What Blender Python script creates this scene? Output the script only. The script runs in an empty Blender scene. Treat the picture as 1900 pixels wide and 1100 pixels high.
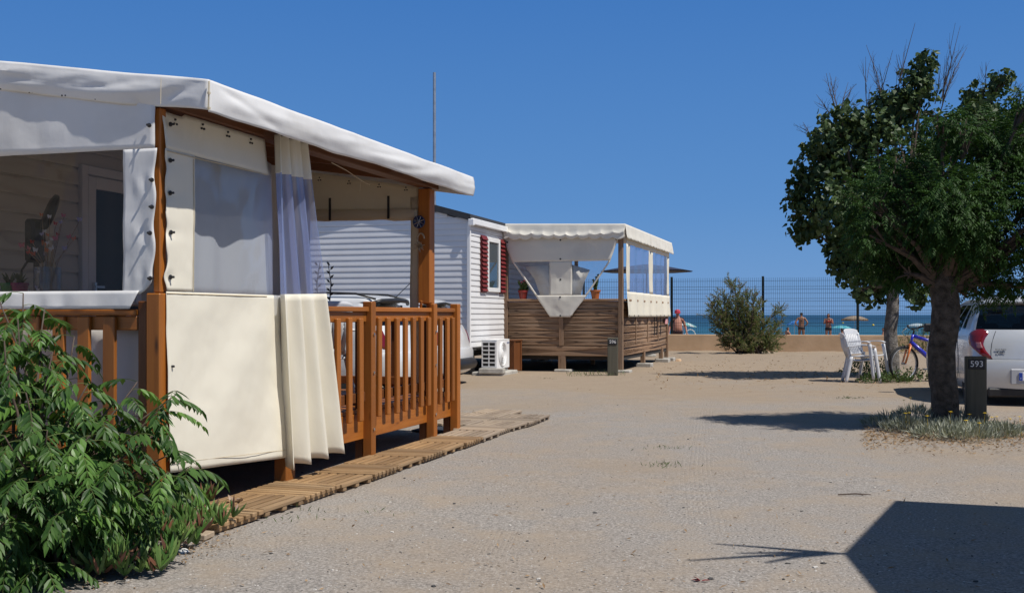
import bpy, bmesh, math, random
from mathutils import Vector, Matrix, noise, Euler
R = math.radians
rnd = random.Random(7)
S = bpy.context.scene
COL = S.collection

# ------------------------------------------------------------------ camera
FPX, CX, HY, CAMH = 2000.0, 950.0, 584.0, 1.22
cam = bpy.data.objects.new('camera', bpy.data.cameras.new('camera'))
COL.objects.link(cam)
cam.location = (0, 0, CAMH)
cam.rotation_euler = (R(90), 0, 0)
cam.data.sensor_width = 36
cam.data.lens = FPX / 1900 * 36
cam.data.shift_y = 34 / 1900
cam.data.clip_start = .05
cam.data.clip_end = 30000
S.camera = cam

# ------------------------------------------------------------------ sky, sun, exposure
SUN_AZ, SUN_EL = R(-31), R(57)          # azimuth measured from +X (right) towards +Y
SH = Vector((math.cos(SUN_AZ), math.sin(SUN_AZ), 0))
COT = 1 / math.tan(SUN_EL)
world = bpy.data.worlds.new('World'); S.world = world; world.use_nodes = True
wn = world.node_tree.nodes; wl = world.node_tree.links
sky = wn.new('ShaderNodeTexSky'); sky.sky_type = 'NISHITA'; sky.sun_disc = False
sky.sun_elevation = SUN_EL; sky.sun_rotation = math.pi / 2 - SUN_AZ
sky.air_density = 1.0; sky.dust_density = .1; sky.ozone_density = 2.0; sky.altitude = 0
hs = wn.new('ShaderNodeHueSaturation'); hs.inputs['Saturation'].default_value = 1.12
hs.inputs['Value'].default_value = 1.0
wl.new(sky.outputs[0], hs.inputs['Color'])
wtc = wn.new('ShaderNodeTexCoord'); wsp = wn.new('ShaderNodeSeparateXYZ'); wl.new(wtc.outputs['Generated'], wsp.inputs[0])
wr = wn.new('ShaderNodeValToRGB'); we = wr.color_ramp.elements
for _ in range(3): we.new(.5)
for e_, (p_, c_) in zip(we, ((0, (1.32, 2.9, 5.7)), (.10, (.86, 2.35, 5.3)), (.28, (.48, 1.72, 4.7)), (.5, (.50, 1.10, 2.3)), (1, (.46, .92, 1.8)))): e_.position = p_; e_.color = (*c_, 1)
wl.new(wsp.outputs[2], wr.inputs[0])
wm = wn.new('ShaderNodeMix'); wm.data_type = 'RGBA'; wm.inputs[0].default_value = .95
wl.new(hs.outputs[0], wm.inputs[6]); wl.new(wr.outputs[0], wm.inputs[7])
wl.new(wm.outputs[2], wn['Background'].inputs[0]); wn['Background'].inputs[1].default_value = .10
sun = bpy.data.objects.new('sun', bpy.data.lights.new('sun', 'SUN')); COL.objects.link(sun)
sun.data.energy = 4.2; sun.data.angle = R(.53); sun.data.color = (1, .955, .88)
sd = Vector((SH.x * math.cos(SUN_EL), SH.y * math.cos(SUN_EL), math.sin(SUN_EL)))
sun.rotation_euler = sd.to_track_quat('Z', 'Y').to_euler()
S.view_settings.view_transform = 'Standard'; S.view_settings.look = 'None'
S.view_settings.exposure = .12; S.view_settings.gamma = 1
S.cycles.max_bounces = 8; S.cycles.transparent_max_bounces = 24

# ------------------------------------------------------------------ frames
ANG = -math.atan(.31)
UX, UY = math.sin(-ANG), math.cos(-ANG)      # along the row of terraces, away from the camera
VX, VY = math.cos(-ANG), -math.sin(-ANG)     # outward (right)
DO = (-2.071, 6.276)                         # near terrace corner post
TO = (2.313, 22.9)                           # far terrace corner post
def L(O, x, y, z=0): return Vector((O[0] + VX * x + UX * y, O[1] + VY * x + UY * y, z))
def G(px, py, z=0):
    Z = FPX * (CAMH - z) / (py - HY); return Vector(((px - CX) / FPX * Z, Z, z))
def PX(px, py, Z): return Vector(((px - CX) / FPX * Z, Z, CAMH - (py - HY) / FPX * Z))

# ------------------------------------------------------------------ objects
def tag(o, label=None, cat=None, group=None, kind=None):
    if label: o['label'] = label
    if cat: o['category'] = cat
    if group: o['group'] = group
    if kind: o['kind'] = kind
    return o
def thing(name, label, cat, loc=(0, 0, 0), rz=0, group=None):
    o = bpy.data.objects.new(name, None); COL.objects.link(o)
    o.empty_display_size = .2
    o.location = loc; o.rotation_euler = (0, 0, rz)
    return tag(o, label, cat, group)
def link(name, me, parent=None, label=None):
    o = bpy.data.objects.new(name, me); COL.objects.link(o)
    if parent: o.parent = parent
    if label: o['label'] = label
    return o
def copy_tree(o, parent=None):
    c = o.copy(); COL.objects.link(c)
    if parent: c.parent = parent
    for ch in [k for k in bpy.data.objects if k.parent == o]: copy_tree(ch, c)
    return c

SPLIT = {'stitching', 'eyelet', 'bolt', 'support_block', 'batten', 'strap', 'window', 'joist', 'rafter', 'seam', 'rim_beam', 'foot', 'armrest', 'roof_rail', 'grip', 'brake_lever', 'cable'}
class MB:
    def __init__(s): s.v = []; s.f = []; s.mi = []; s.cur = 0
    def add(s, vs, fs):
        b = len(s.v); s.v += [tuple(v) for v in vs]
        for f in fs: s.f.append(tuple(i + b for i in f)); s.mi.append(s.cur)
        return s
    def box(s, c, d, rot=None):
        x, y, z = d[0] / 2, d[1] / 2, d[2] / 2
        vs = [Vector(p) for p in ((-x,-y,-z),(x,-y,-z),(x,y,-z),(-x,y,-z),(-x,-y,z),(x,-y,z),(x,y,z),(-x,y,z))]
        if rot is not None:
            m = Euler(rot).to_matrix(); vs = [m @ v for v in vs]
        c = Vector(c)
        return s.add([v + c for v in vs], [(0,3,2,1),(4,5,6,7),(0,1,5,4),(1,2,6,5),(2,3,7,6),(3,0,4,7)])
    def bx(s, x0, x1, y0, y1, z0, z1):
        return s.box(((x0+x1)/2,(y0+y1)/2,(z0+z1)/2),(abs(x1-x0),abs(y1-y0),abs(z1-z0)))
    def bar(s, p0, p1, w, h, up=(0,0,1)):
        p0, p1 = Vector(p0), Vector(p1); d = (p1 - p0).normalized(); up = Vector(up)
        if abs(d.dot(up)) > .98: up = Vector((0, 1, 0))
        a = d.cross(up).normalized(); b = a.cross(d)
        vs = [p + a * i * w/2 + b * j * h/2 for p in (p0, p1) for i, j in ((-1,-1),(1,-1),(1,1),(-1,1))]
        return s.add(vs, [(0,1,2,3),(7,6,5,4),(0,4,5,1),(1,5,6,2),(2,6,7,3),(3,7,4,0)])
    def tube(s, pts, rad, n=6, cap=True):
        pts = [Vector(p) for p in pts]
        if not hasattr(rad, '__len__'): rad = [rad] * len(pts)
        a = None; vs = []; fs = []
        for i, p in enumerate(pts):
            d = (pts[min(i+1, len(pts)-1)] - pts[max(i-1, 0)])
            d = d.normalized() if d.length > 1e-9 else Vector((0,0,1))
            if a is None:
                a = d.cross(Vector((0,0,1)))
                if a.length < .05: a = d.cross(Vector((0,1,0)))
            a = (a - d * a.dot(d)).normalized(); b = d.cross(a)
            for k in range(n):
                t = 2*math.pi*k/n; vs.append(p + (a*math.cos(t) + b*math.sin(t)) * rad[i])
        for i in range(len(pts)-1):
            for k in range(n):
                k2 = (k+1) % n; fs.append((i*n+k, i*n+k2, (i+1)*n+k2, (i+1)*n+k))
        if cap:
            fs.append(tuple(range(n-1, -1, -1))); fs.append(tuple((len(pts)-1)*n + k for k in range(n)))
        return s.add(vs, fs)
    def cyl(s, p0, p1, r0, r1=None, n=16): return s.tube([p0, p1], [r0, r0 if r1 is None else r1], n)
    def lathe(s, prof, n=20, c=(0,0,0), axis='Z'):
        vs = []; fs = []; c = Vector(c)
        for r, h in prof:
            for k in range(n):
                t = 2*math.pi*k/n
                p = (r*math.cos(t), r*math.sin(t), h)
                if axis == 'X': p = (h, p[0], p[1])
                if axis == 'Y': p = (p[0], h, p[1])
                vs.append(c + Vector(p))
        m = len(prof)
        for i in range(m-1):
            for k in range(n):
                k2 = (k+1) % n; fs.append((i*n+k, i*n+k2, (i+1)*n+k2, (i+1)*n+k))
        if prof[0][0] > 1e-6: fs.append(tuple(range(n-1, -1, -1)))
        if prof[-1][0] > 1e-6: fs.append(tuple((m-1)*n+k for k in range(n)))
        return s.add(vs, fs)
    def grid(s, f, nu, nv):
        vs = [f(i/nu, j/nv) for j in range(nv+1) for i in range(nu+1)]
        fs = [(j*(nu+1)+i, j*(nu+1)+i+1, (j+1)*(nu+1)+i+1, (j+1)*(nu+1)+i) for j in range(nv) for i in range(nu)]
        return s.add(vs, fs)
    def prism(s, poly, off):
        n = len(poly); off = Vector(off); a = [Vector(p) for p in poly]
        return s.add(a + [p + off for p in a], [tuple(range(n-1,-1,-1)), tuple(range(n, 2*n))] +
                     [(i, (i+1) % n, n+(i+1) % n, n+i) for i in range(n)])
    def build(s, name, mat, parent=None, label=None, bevel=0, smooth=False, solid=0, sub=0, angle=None):
        if name in SPLIT and parent is not None:
            par = list(range(len(s.v)))
            def fd_(i):
                while par[i] != i: par[i] = par[par[i]]; i = par[i]
                return i
            for f in s.f:
                for i in f[1:]: par[fd_(i)] = fd_(f[0])
            comps = {}
            for f, mi in zip(s.f, s.mi): comps.setdefault(fd_(f[0]), []).append((f, mi))
            if len(comps) > 1:
                o = None
                for fs in comps.values():
                    q = MB(); ix = {}
                    for f, mi in fs:
                        for i in f:
                            if i not in ix: ix[i] = len(q.v); q.v.append(s.v[i])
                        q.f.append(tuple(ix[i] for i in f)); q.mi.append(mi)
                    if 'open' in s.__dict__: q.open = 1
                    o = q._build(name, mat, parent, label, bevel, smooth, solid, sub, angle)
                return o
        return s._build(name, mat, parent, label, bevel, smooth, solid, sub, angle)
    def _build(s, name, mat, parent=None, label=None, bevel=0, smooth=False, solid=0, sub=0, angle=None):
        me = bpy.data.meshes.new(name); me.from_pydata(s.v, [], s.f)
        mats = mat if isinstance(mat, (list, tuple)) else [mat]
        for m in mats: me.materials.append(m)
        if len(mats) > 1: me.polygons.foreach_set('material_index', s.mi)
        if smooth: me.polygons.foreach_set('use_smooth', [True] * len(s.f))
        bm = bmesh.new(); bm.from_mesh(me)
        if smooth: bmesh.ops.remove_doubles(bm, verts=bm.verts, dist=1e-5)
        if solid == 0 and not s.__dict__.get('open'): bmesh.ops.recalc_face_normals(bm, faces=bm.faces)
        bm.to_mesh(me); bm.free()
        if angle:
            try: me.set_sharp_from_angle(angle=R(angle))
            except Exception: pass
        me.update()
        o = link(name, me, parent, label)
        if solid:
            m = o.modifiers.new('solid', 'SOLIDIFY'); m.thickness = solid; m.offset = 0
        if bevel:
            m = o.modifiers.new('bevel', 'BEVEL'); m.width = bevel; m.segments = 1; m.limit_method = 'ANGLE'
        if sub:
            m = o.modifiers.new('sub', 'SUBSURF'); m.levels = sub; m.render_levels = sub
        return o
def bake(o):
    dg = bpy.context.evaluated_depsgraph_get()
    me = bpy.data.meshes.new_from_object(o.evaluated_get(dg)); o.modifiers.clear(); o.data = me
    return o
def text_mesh(body, size, depth=.002):
    c = bpy.data.curves.new('lettering', 'FONT'); c.body = body; c.size = size; c.extrude = depth
    c.align_x = 'CENTER'; c.align_y = 'CENTER'
    o = bpy.data.objects.new('lettering', c); COL.objects.link(o)
    dg = bpy.context.evaluated_depsgraph_get()
    me = bpy.data.meshes.new_from_object(o.evaluated_get(dg))
    bpy.data.objects.remove(o); return me
def fbm(p, o=3): return noise.fractal(Vector(p), 1.0, 2.0, o)

# ------------------------------------------------------------------ materials
def newmat(name):
    m = bpy.data.materials.new(name); m.use_nodes = True
    nt = m.node_tree; return m, nt, nt.nodes, nt.links, nt.nodes['Principled BSDF']
def coords(n, l, scale, kind='Object'):
    tc = n.new('ShaderNodeTexCoord'); mp = n.new('ShaderNodeMapping')
    mp.inputs['Scale'].default_value = scale if hasattr(scale, '__len__') else (scale,) * 3
    l.new(tc.outputs[kind], mp.inputs[0]); return mp.outputs[0]
def nz(n, l, vec, sc=1, detail=4, rough=.55):
    t = n.new('ShaderNodeTexNoise'); t.inputs['Scale'].default_value = sc
    t.inputs['Detail'].default_value = detail; t.inputs['Roughness'].default_value = rough
    l.new(vec, t.inputs['Vector']); return t.outputs[0]
def ramp(n, l, fac, stops):
    r = n.new('ShaderNodeValToRGB'); e = r.color_ramp.elements
    while len(e) < len(stops): e.new(.5)
    for k, (p, c) in enumerate(stops): e[k].position = p; e[k].color = (*c, 1) if len(c) == 3 else c
    l.new(fac, r.inputs[0]); return r.outputs[0]
def mixc(n, l, fac, a, b, mode='MIX'):
    m = n.new('ShaderNodeMix'); m.data_type = 'RGBA'; m.blend_type = mode
    for sock, v in ((m.inputs[0], fac), (m.inputs[6], a), (m.inputs[7], b)):
        if hasattr(v, 'links'): l.new(v, sock)
        elif hasattr(v, '__len__'): sock.default_value = (*v, 1) if len(v) == 3 else v
        else: sock.default_value = v
    return m.outputs[2]
def bump(n, l, h, bsdf, strength=.3, dist=.01):
    b = n.new('ShaderNodeBump'); b.inputs['Strength'].default_value = strength; b.inputs['Distance'].default_value = dist
    l.new(h, b.inputs['Height']); l.new(b.outputs[0], bsdf.inputs['Normal']); return b
def pm(name, c, rough=.5, var=.12, scale=4, bmp=0, metal=0, spec=.5, coat=0, c2=None, bdist=.01):
    m, nt, n, l, b = newmat(name)
    v = coords(n, l, scale); f = nz(n, l, v)
    lo = tuple(x * (1 - var) for x in c); hi = c2 or tuple(min(1, x * (1 + var)) for x in c)
    l.new(ramp(n, l, f, [(.3, lo), (.7, hi)]), b.inputs['Base Color'])
    b.inputs['Roughness'].default_value = rough; b.inputs['Metallic'].default_value = metal
    b.inputs['Specular IOR Level'].default_value = spec; b.inputs['Coat Weight'].default_value = coat
    if bmp: bump(n, l, nz(n, l, v, 6, 5), b, bmp, bdist)
    return m
def wood(name, lo, hi, grain, rough=.55, knots=True, bmp=.25, grey=None, isl=False):
    m, nt, n, l, b = newmat(name)
    sc = {'x': (1.2, 22, 22), 'y': (22, 1.2, 22), 'z': (22, 22, 1.2)}[grain]
    v = coords(n, l, sc); g = nz(n, l, v, 1.5, 6, .65)
    big = nz(n, l, coords(n, l, tuple(s * .12 for s in sc)), 2.2, 3)
    c = ramp(n, l, g, [(.28, lo), (.62, hi)])
    c = mixc(n, l, big, c, tuple(x * .62 for x in hi), 'MIX') if not grey else mixc(n, l, ramp(n, l, big, [(.42, (0,0,0)), (.68, (.5,.5,.5))]), c, grey)
    if knots:
        vo = n.new('ShaderNodeTexVoronoi'); vo.inputs['Scale'].default_value = 1.0
        l.new(coords(n, l, {'x': (2.2, 9, 9), 'y': (9, 2.2, 9), 'z': (9, 9, 2.2)}[grain]), vo.inputs['Vector'])
        k = ramp(n, l, vo.outputs['Distance'], [(.05, (1,1,1)), (.16, (0,0,0))])
        c = mixc(n, l, k, c, tuple(x * .3 for x in lo))
    oi = n.new('ShaderNodeObjectInfo'); rr_ = ramp(n, l, oi.outputs['Random'], [(0, (.72,.72,.74)), (1, (1.08,1.06,1.04))])
    c = mixc(n, l, 1.0, c, rr_, 'MULTIPLY')
    if isl:
        ge = n.new('ShaderNodeNewGeometry'); c = mixc(n, l, 1.0, c, ramp(n, l, ge.outputs['Random Per Island'], [(0, (.74,.72,.70)), (1, (1.15,1.13,1.1))]), 'MULTIPLY')
    l.new(c, b.inputs['Base Color']); b.inputs['Roughness'].default_value = rough
    bump(n, l, g, b, bmp, .004)
    return m
def canvas(name, c, trans=.22, rough=.55, dirt=(.55,.5,.42), amt=.35):
    m, nt, n, l, b = newmat(name)
    v = coords(n, l, 1); a = nz(n, l, v, 1.6, 5, .6); fine = nz(n, l, coords(n, l, (160,160,160)), 1, 2)
    f = ramp(n, l, a, [(.5, (0,0,0)), (.8, (amt,)*3)])
    l.new(mixc(n, l, f, c, dirt), b.inputs['Base Color'])
    b.inputs['Roughness'].default_value = rough; b.inputs['Specular IOR Level'].default_value = .35
    wr = nz(n, l, coords(n, l, (5, 5, 3)), 1.2, 4, .5)
    ad = n.new('ShaderNodeMath'); ad.operation = 'MULTIPLY_ADD'; ad.inputs[1].default_value = .02
    l.new(fine, ad.inputs[0]); l.new(wr, ad.inputs[2])
    bn = bump(n, l, ad.outputs[0], b, .28, .02)
    t = n.new('ShaderNodeBsdfTranslucent'); t.inputs[0].default_value = (*[x * .9 for x in c], 1)
    l.new(bn.outputs[0], t.inputs['Normal'])
    mx = n.new('ShaderNodeMixShader'); mx.inputs[0].default_value = trans
    l.new(b.outputs[0], mx.inputs[1]); l.new(t.outputs[0], mx.inputs[2])
    l.new(mx.outputs[0], n['Material Output'].inputs[0])
    return m
def clear(name, tint, gloss=.12, rough=.06, milk=.05, mc=(.6,.65,.8)):
    m, nt, n, l, b = newmat(name); n.remove(b)
    tr = n.new('ShaderNodeBsdfTransparent'); tr.inputs[0].default_value = (*tint, 1)
    gl = n.new('ShaderNodeBsdfGlossy'); gl.inputs['Roughness'].default_value = rough
    df = n.new('ShaderNodeBsdfTranslucent'); df.inputs[0].default_value = (*mc, 1)
    d2 = n.new('ShaderNodeBsdfDiffuse'); d2.inputs[0].default_value = (*mc, 1)
    w = nz(n, l, coords(n, l, (4, 4, 2)), 1.5, 3)
    bp = n.new('ShaderNodeBump'); bp.inputs['Strength'].default_value = .12; bp.inputs['Distance'].default_value = .02
    l.new(w, bp.inputs['Height']); l.new(bp.outputs[0], gl.inputs['Normal'])
    m0 = n.new('ShaderNodeMixShader'); l.new(df.outputs[0], m0.inputs[1]); l.new(d2.outputs[0], m0.inputs[2])
    m1 = n.new('ShaderNodeMixShader'); m1.inputs[0].default_value = milk
    l.new(tr.outputs[0], m1.inputs[1]); l.new(m0.outputs[0], m1.inputs[2])
    gi = n.new('ShaderNodeNewGeometry'); dt = n.new('ShaderNodeVectorMath'); dt.operation = 'DOT_PRODUCT'
    l.new(gi.outputs['Normal'], dt.inputs[0]); l.new(gi.outputs['Incoming'], dt.inputs[1])
    ab = n.new('ShaderNodeMath'); ab.operation = 'ABSOLUTE'; l.new(dt.outputs['Value'], ab.inputs[0])
    iv = n.new('ShaderNodeMath'); iv.operation = 'SUBTRACT'; iv.inputs[0].default_value = 1; l.new(ab.outputs[0], iv.inputs[1])
    pw = n.new('ShaderNodeMath'); pw.operation = 'POWER'; pw.inputs[1].default_value = 5; l.new(iv.outputs[0], pw.inputs[0])
    mu = n.new('ShaderNodeMath'); mu.operation = 'MULTIPLY_ADD'; mu.inputs[1].default_value = .8; mu.inputs[2].default_value = gloss; mu.use_clamp = True
    l.new(pw.outputs[0], mu.inputs[0])
    m2 = n.new('ShaderNodeMixShader'); l.new(mu.outputs[0], m2.inputs[0])
    l.new(m1.outputs[0], m2.inputs[1]); l.new(gl.outputs[0], m2.inputs[2])
    l.new(m2.outputs[0], n['Material Output'].inputs[0]); return m
def leafmat(name, lo, hi, trans=.25, rough=.4, spec=.4, rand=True):
    m, nt, n, l, b = newmat(name)
    gi = n.new('ShaderNodeNewGeometry')
    c = ramp(n, l, gi.outputs['Random Per Island'], [(0, lo), (1, hi)])
    l.new(c, b.inputs['Base Color']); b.inputs['Roughness'].default_value = rough
    b.inputs['Specular IOR Level'].default_value = spec
    t = n.new('ShaderNodeBsdfTranslucent')
    l.new(mixc(n, l, .5, c, (hi[0] * 1.6, hi[1] * 1.5, hi[2] * .6)), t.inputs[0])
    mx = n.new('ShaderNodeMixShader'); mx.inputs[0].default_value = trans
    l.new(b.outputs[0], mx.inputs[1]); l.new(t.outputs[0], mx.inputs[2])
    l.new(mx.outputs[0], n['Material Output'].inputs[0]); return m
def paint(name, c, rough=.25, metal=0, inside=(.02,.02,.022)):
    m, nt, n, l, b = newmat(name)
    g = n.new('ShaderNodeNewGeometry')
    d = ramp(n, l, nz(n, l, coords(n, l, 3), 1, 5), [(.4, c), (.75, tuple(x * .9 for x in c))])
    l.new(mixc(n, l, g.outputs['Backfacing'], d, inside), b.inputs['Base Color'])
    b.inputs['Roughness'].default_value = rough; b.inputs['Metallic'].default_value = metal
    b.inputs['Coat Weight'].default_value = .7; b.inputs['Coat Roughness'].default_value = .05
    return m

M = {}
ORLO, ORHI = (.30, .085, .010), (.50, .17, .024)
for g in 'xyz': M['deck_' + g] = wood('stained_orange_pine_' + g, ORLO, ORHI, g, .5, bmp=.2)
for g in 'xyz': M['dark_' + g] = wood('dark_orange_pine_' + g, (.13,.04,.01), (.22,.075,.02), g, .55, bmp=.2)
for g in 'xyz': M['brown_' + g] = wood('weathered_brown_boards_' + g, (.20,.115,.062), (.35,.215,.125), g, .7, bmp=.4, grey=(.33,.25,.18))
for g in 'xy': M['duck_' + g] = wood('duckboard_pine_' + g, (.19,.11,.05), (.38,.24,.115), g, .7, bmp=.4, grey=(.32,.235,.15), isl=True)
for g in 'xy': M['duckgrey_' + g] = wood('sun_bleached_duckboard_' + g, (.25,.185,.13), (.40,.32,.235), g, .8, bmp=.4, grey=(.33,.28,.23), isl=True)
M['post_z'] = wood('grey_green_post', (.09,.085,.06), (.19,.175,.125), 'z', .8, bmp=.5)
M['canvas'] = canvas('white_awning_canvas', (.80,.79,.78), .10, .5)
M['cream'] = canvas('cream_curtain_canvas', (.88,.83,.70), .13, .55, (.70,.62,.48), .2)
M['canvas2'] = canvas('greyish_white_canvas', (.80,.76,.67), .10, .55)
M['net'] = canvas('grey_white_net', (.58,.585,.585), .08)
M['beige'] = canvas('beige_far_canvas', (.78,.70,.54), .4, dirt=(.5,.44,.36))
M['clear'] = clear('clear_curtain_plastic', (.86,.88,.92), .06, .06, .06, (.70,.70,.72))
M['clearblue'] = clear('bluish_folded_plastic', (.75,.80,.97), .12, .14, .36, (.55,.63,.95))
M['smoke'] = clear('tinted_front_plastic', (.70,.68,.66), .02, .03, .03, (.5,.5,.5))
M['siding'] = pm('white_vinyl_siding', (.74,.74,.75), .45, .04, 2, .05)
M['cream_siding'] = pm('cream_vinyl_siding', (.62,.58,.50), .5, .05, 2, .05)
M['white_pl'] = pm('white_plastic', (.80,.80,.80), .4, .05, 3)
M['chair_pl'] = pm('white_garden_plastic', (.60,.61,.64), .45, .1, 7, .1)
M['metal'] = pm('galvanised_metal', (.42,.44,.46), .45, .15, 9, 0, .8)
M['chrome'] = pm('bright_metal', (.7,.7,.7), .25, .08, 12, 0, 1)
M['black'] = pm('black_plastic', (.018,.018,.02), .45, .3, 8)
M['dark'] = pm('dark_underside', (.03,.028,.026), .9, .3, 3)
M['roof'] = pm('dark_slate_roof', (.035,.036,.04), .7, .2, 12, .3)
M['red'] = pm('dark_red_shutter', (.17,.018,.02), .5, .15, 10)
M['ochre'] = pm('ochre_rendered_wall', (.60,.40,.235), .9, .16, 1.3, .5, c2=(.66,.46,.29))
M['fence'] = pm('dark_green_coated_steel', (.012,.022,.02), .5, .2, 5)
M['block'] = pm('pale_concrete', (.42,.40,.36), .9, .2, 9, .6)
M['bark'] = pm('grey_brown_bark', (.075,.058,.043), .95, .5, 14, 1, bdist=.03, c2=(.15,.125,.1))
M['bark2'] = pm('pale_poplar_bark', (.16,.135,.11), .95, .6, 9, 1, bdist=.03, c2=(.30,.27,.235))
M['twig'] = pm('bare_twig', (.09,.065,.05), .9, .3, 20)
M['leaf_poplar'] = leafmat('poplar_leaf', (.026,.055,.016), (.075,.115,.038), .16, .5, .3)
M['leaf_ash'] = leafmat('feathery_tree_leaf', (.016,.045,.009), (.045,.10,.02), .18, .55, .18)
M['leaf_bush'] = leafmat('glossy_bush_leaf', (.014,.046,.010), (.075,.155,.03), .2, .45, .3)
M['leaf_tam'] = leafmat('tamarisk_leaf', (.085,.125,.045), (.19,.23,.10), .3, .7, .2)
M['leaf_pink'] = leafmat('tamarisk_pink', (.25,.19,.13), (.36,.25,.19), .25, .7, .2)
M['leaf_ice'] = leafmat('ice_plant_leaf', (.06,.15,.03), (.17,.26,.07), .12, .45, .4)
M['leaf_icered'] = leafmat('ice_plant_reddish_leaf', (.12,.07,.045), (.24,.10,.06), .12, .4, .5)
M['leaf_silver'] = leafmat('silver_leaf', (.13,.15,.10), (.46,.47,.38), .1, .6, .3)
M['leaf_low'] = leafmat('low_green_leaf', (.04,.075,.02), (.10,.15,.045), .2, .6, .3)
M['dry'] = leafmat('dry_litter', (.20,.12,.06), (.38,.26,.15), .1, .8, .2)
M['stem'] = pm('green_stem', (.10,.13,.035), .6, .2, 20)
M['yellow'] = pm('yellow_petal', (.80,.55,.02), .6, .1, 20)
M['stone'] = pm('pebble', (.30,.28,.26), .9, .5, 30, .3)
M['whitestone'] = pm('white_stone', (.75,.74,.72), .8, .08, 30, .3)
# ------------------------------------------------------------------ ground, beach, sea
def gz(x, y):
    """height of the ground sheet"""
    if y < 37.5:
        z = .018 * fbm((x * .35, y * .35, 0), 3) * min(1, max(0, (y - 2) / 4))
        t = max(0, min(1, (y - 27) / 6)); z += t * .05 * fbm((x * .9, y * 1.4, 3), 3)
        return z
    if y < 39.5: return -.35 * min(1, (y - 37.5) / 1.5)
    return -.35 - max(0, y - 66) * .03
gx = [-400,-150,-60,-30,-18,-12,-9,-7] + [-6 + .14 * i for i in range(int(18/.14))] + [12.2 + .8 * i for i in range(22)] + [40, 80, 160, 400]
gy = [-80,-30,-10,-4,-1] + [1 + .14 * i for i in range(int(14/.14))] + [15.2 + .35 * i for i in range(65)] + [38.3, 39, 39.7, 45, 55, 66, 75, 85, 100, 140]
m, nt, n, l, b = newmat('sandy_gravel')
v1 = coords(n, l, 1)
big = nz(n, l, v1, .33, 4, .6); mid = nz(n, l, v1, 2.6, 5, .6); fine = nz(n, l, v1, 62, 4, .75)
vo = n.new('ShaderNodeTexVoronoi'); vo.inputs['Scale'].default_value = 125; l.new(v1, vo.inputs['Vector'])
vo2 = n.new('ShaderNodeTexVoronoi'); vo2.inputs['Scale'].default_value = 28; l.new(v1, vo2.inputs['Vector'])
# sandier far away and at the verges, greyer gravel on the driven strip
sep = n.new('ShaderNodeSeparateXYZ'); l.new(v1, sep.inputs[0])
far = n.new('ShaderNodeMapRange'); far.inputs[1].default_value = 12; far.inputs[2].default_value = 24; l.new(sep.outputs[1], far.inputs[0])
s1 = n.new('ShaderNodeMath'); s1.operation = 'MULTIPLY_ADD'; s1.inputs[1].default_value = .55
l.new(far.outputs[0], s1.inputs[0]); l.new(big, s1.inputs[2])
sandy = ramp(n, l, s1.outputs[0], [(.44, (0,0,0)), (.76, (.95,.95,.95))])
grit = ramp(n, l, fine, [(.34, (.155,.144,.134)), (.5, (.292,.263,.237)), (.66, (.465,.427,.392))])
sand = ramp(n, l, fine, [(.3, (0.261,0.200,0.141)), (.7, (0.377,0.296,0.217))])
c = mixc(n, l, sandy, grit, sand)
c = mixc(n, l, ramp(n, l, mid, [(.46, (0,0,0)), (.72, (.62,)*3)]), c, (0.365,0.290,0.215))
peb = ramp(n, l, vo.outputs['Distance'], [(.12, (.8,.8,.8)), (.32, (0,0,0))])
inv = n.new('ShaderNodeMath'); inv.operation = 'SUBTRACT'; inv.inputs[0].default_value = 1.0; l.new(sandy, inv.inputs[1])
pf = n.new('ShaderNodeMath'); pf.operation = 'MULTIPLY'; l.new(peb, pf.inputs[0]); l.new(inv.outputs[0], pf.inputs[1])
pcol = ramp(n, l, vo.outputs['Color'], [(.0, (0.093,0.087,0.084)), (.45, (0.244,0.226,0.215)), (.8, (0.383,0.360,0.341)), (1, (0.522,0.499,0.478))])
c = mixc(n, l, pf.outputs[0], c, pcol)
l.new(c, b.inputs['Base Color']); b.inputs['Roughness'].default_value = .95; b.inputs['Specular IOR Level'].default_value = .15
# tyre tracks pressed into the ground
def mth(op, x_, y_=None, z_=None):
    q = n.new('ShaderNodeMath'); q.operation = op
    for i_, v_ in enumerate((x_, y_, z_)):
        if v_ is None: continue
        if hasattr(v_, 'links'): l.new(v_, q.inputs[i_])
        else: q.inputs[i_].default_value = v_
    return q.outputs[0]
dw = nz(n, l, v1, .10, 0)
tot = None
for (sx_, off_, wd_, per_, nsc) in ((-.20, .18, .16, .036, 1.0), (-.20, -.32, .13, .03, 1.4), (-.05, -1.35, .17, .04, .8), (.22, -3.5, .16, .034, 1.1), (-.42, 1.75, .12, .036, 1.3), (-.12, .9, .14, .03, .9)):
    cc_ = mth('ADD', mth('MULTIPLY_ADD', sep.outputs[1], sx_, sep.outputs[0]), mth('MULTIPLY_ADD', dw, 1.1, off_ - .55))
    bnd = mth('SUBTRACT', 1.0, mth('MULTIPLY', mth('ABSOLUTE', cc_), 1 / wd_)); bnd = mth('MINIMUM', mth('MAXIMUM', mth('MULTIPLY', bnd, 4), 0.0), 1.0)
    gr_ = mth('SINE', mth('MULTIPLY', cc_, 2 * math.pi / per_)); gr_ = mth('POWER', mth('MULTIPLY_ADD', gr_, .5, .5), 3.0)
    mk = ramp(n, l, nz(n, l, coords(n, l, (.9, .35, 1)), nsc, 2), [(.46, (0,0,0)), (.58, (1,1,1))])
    t_ = mth('MULTIPLY', mth('MULTIPLY', bnd, gr_), mk); tot = t_ if tot is None else mth('ADD', tot, t_)
tm = n.new('ShaderNodeMath'); tm.operation = 'MULTIPLY'; l.new(tot, tm.inputs[0]); tm.inputs[1].default_value = -1.0
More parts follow.
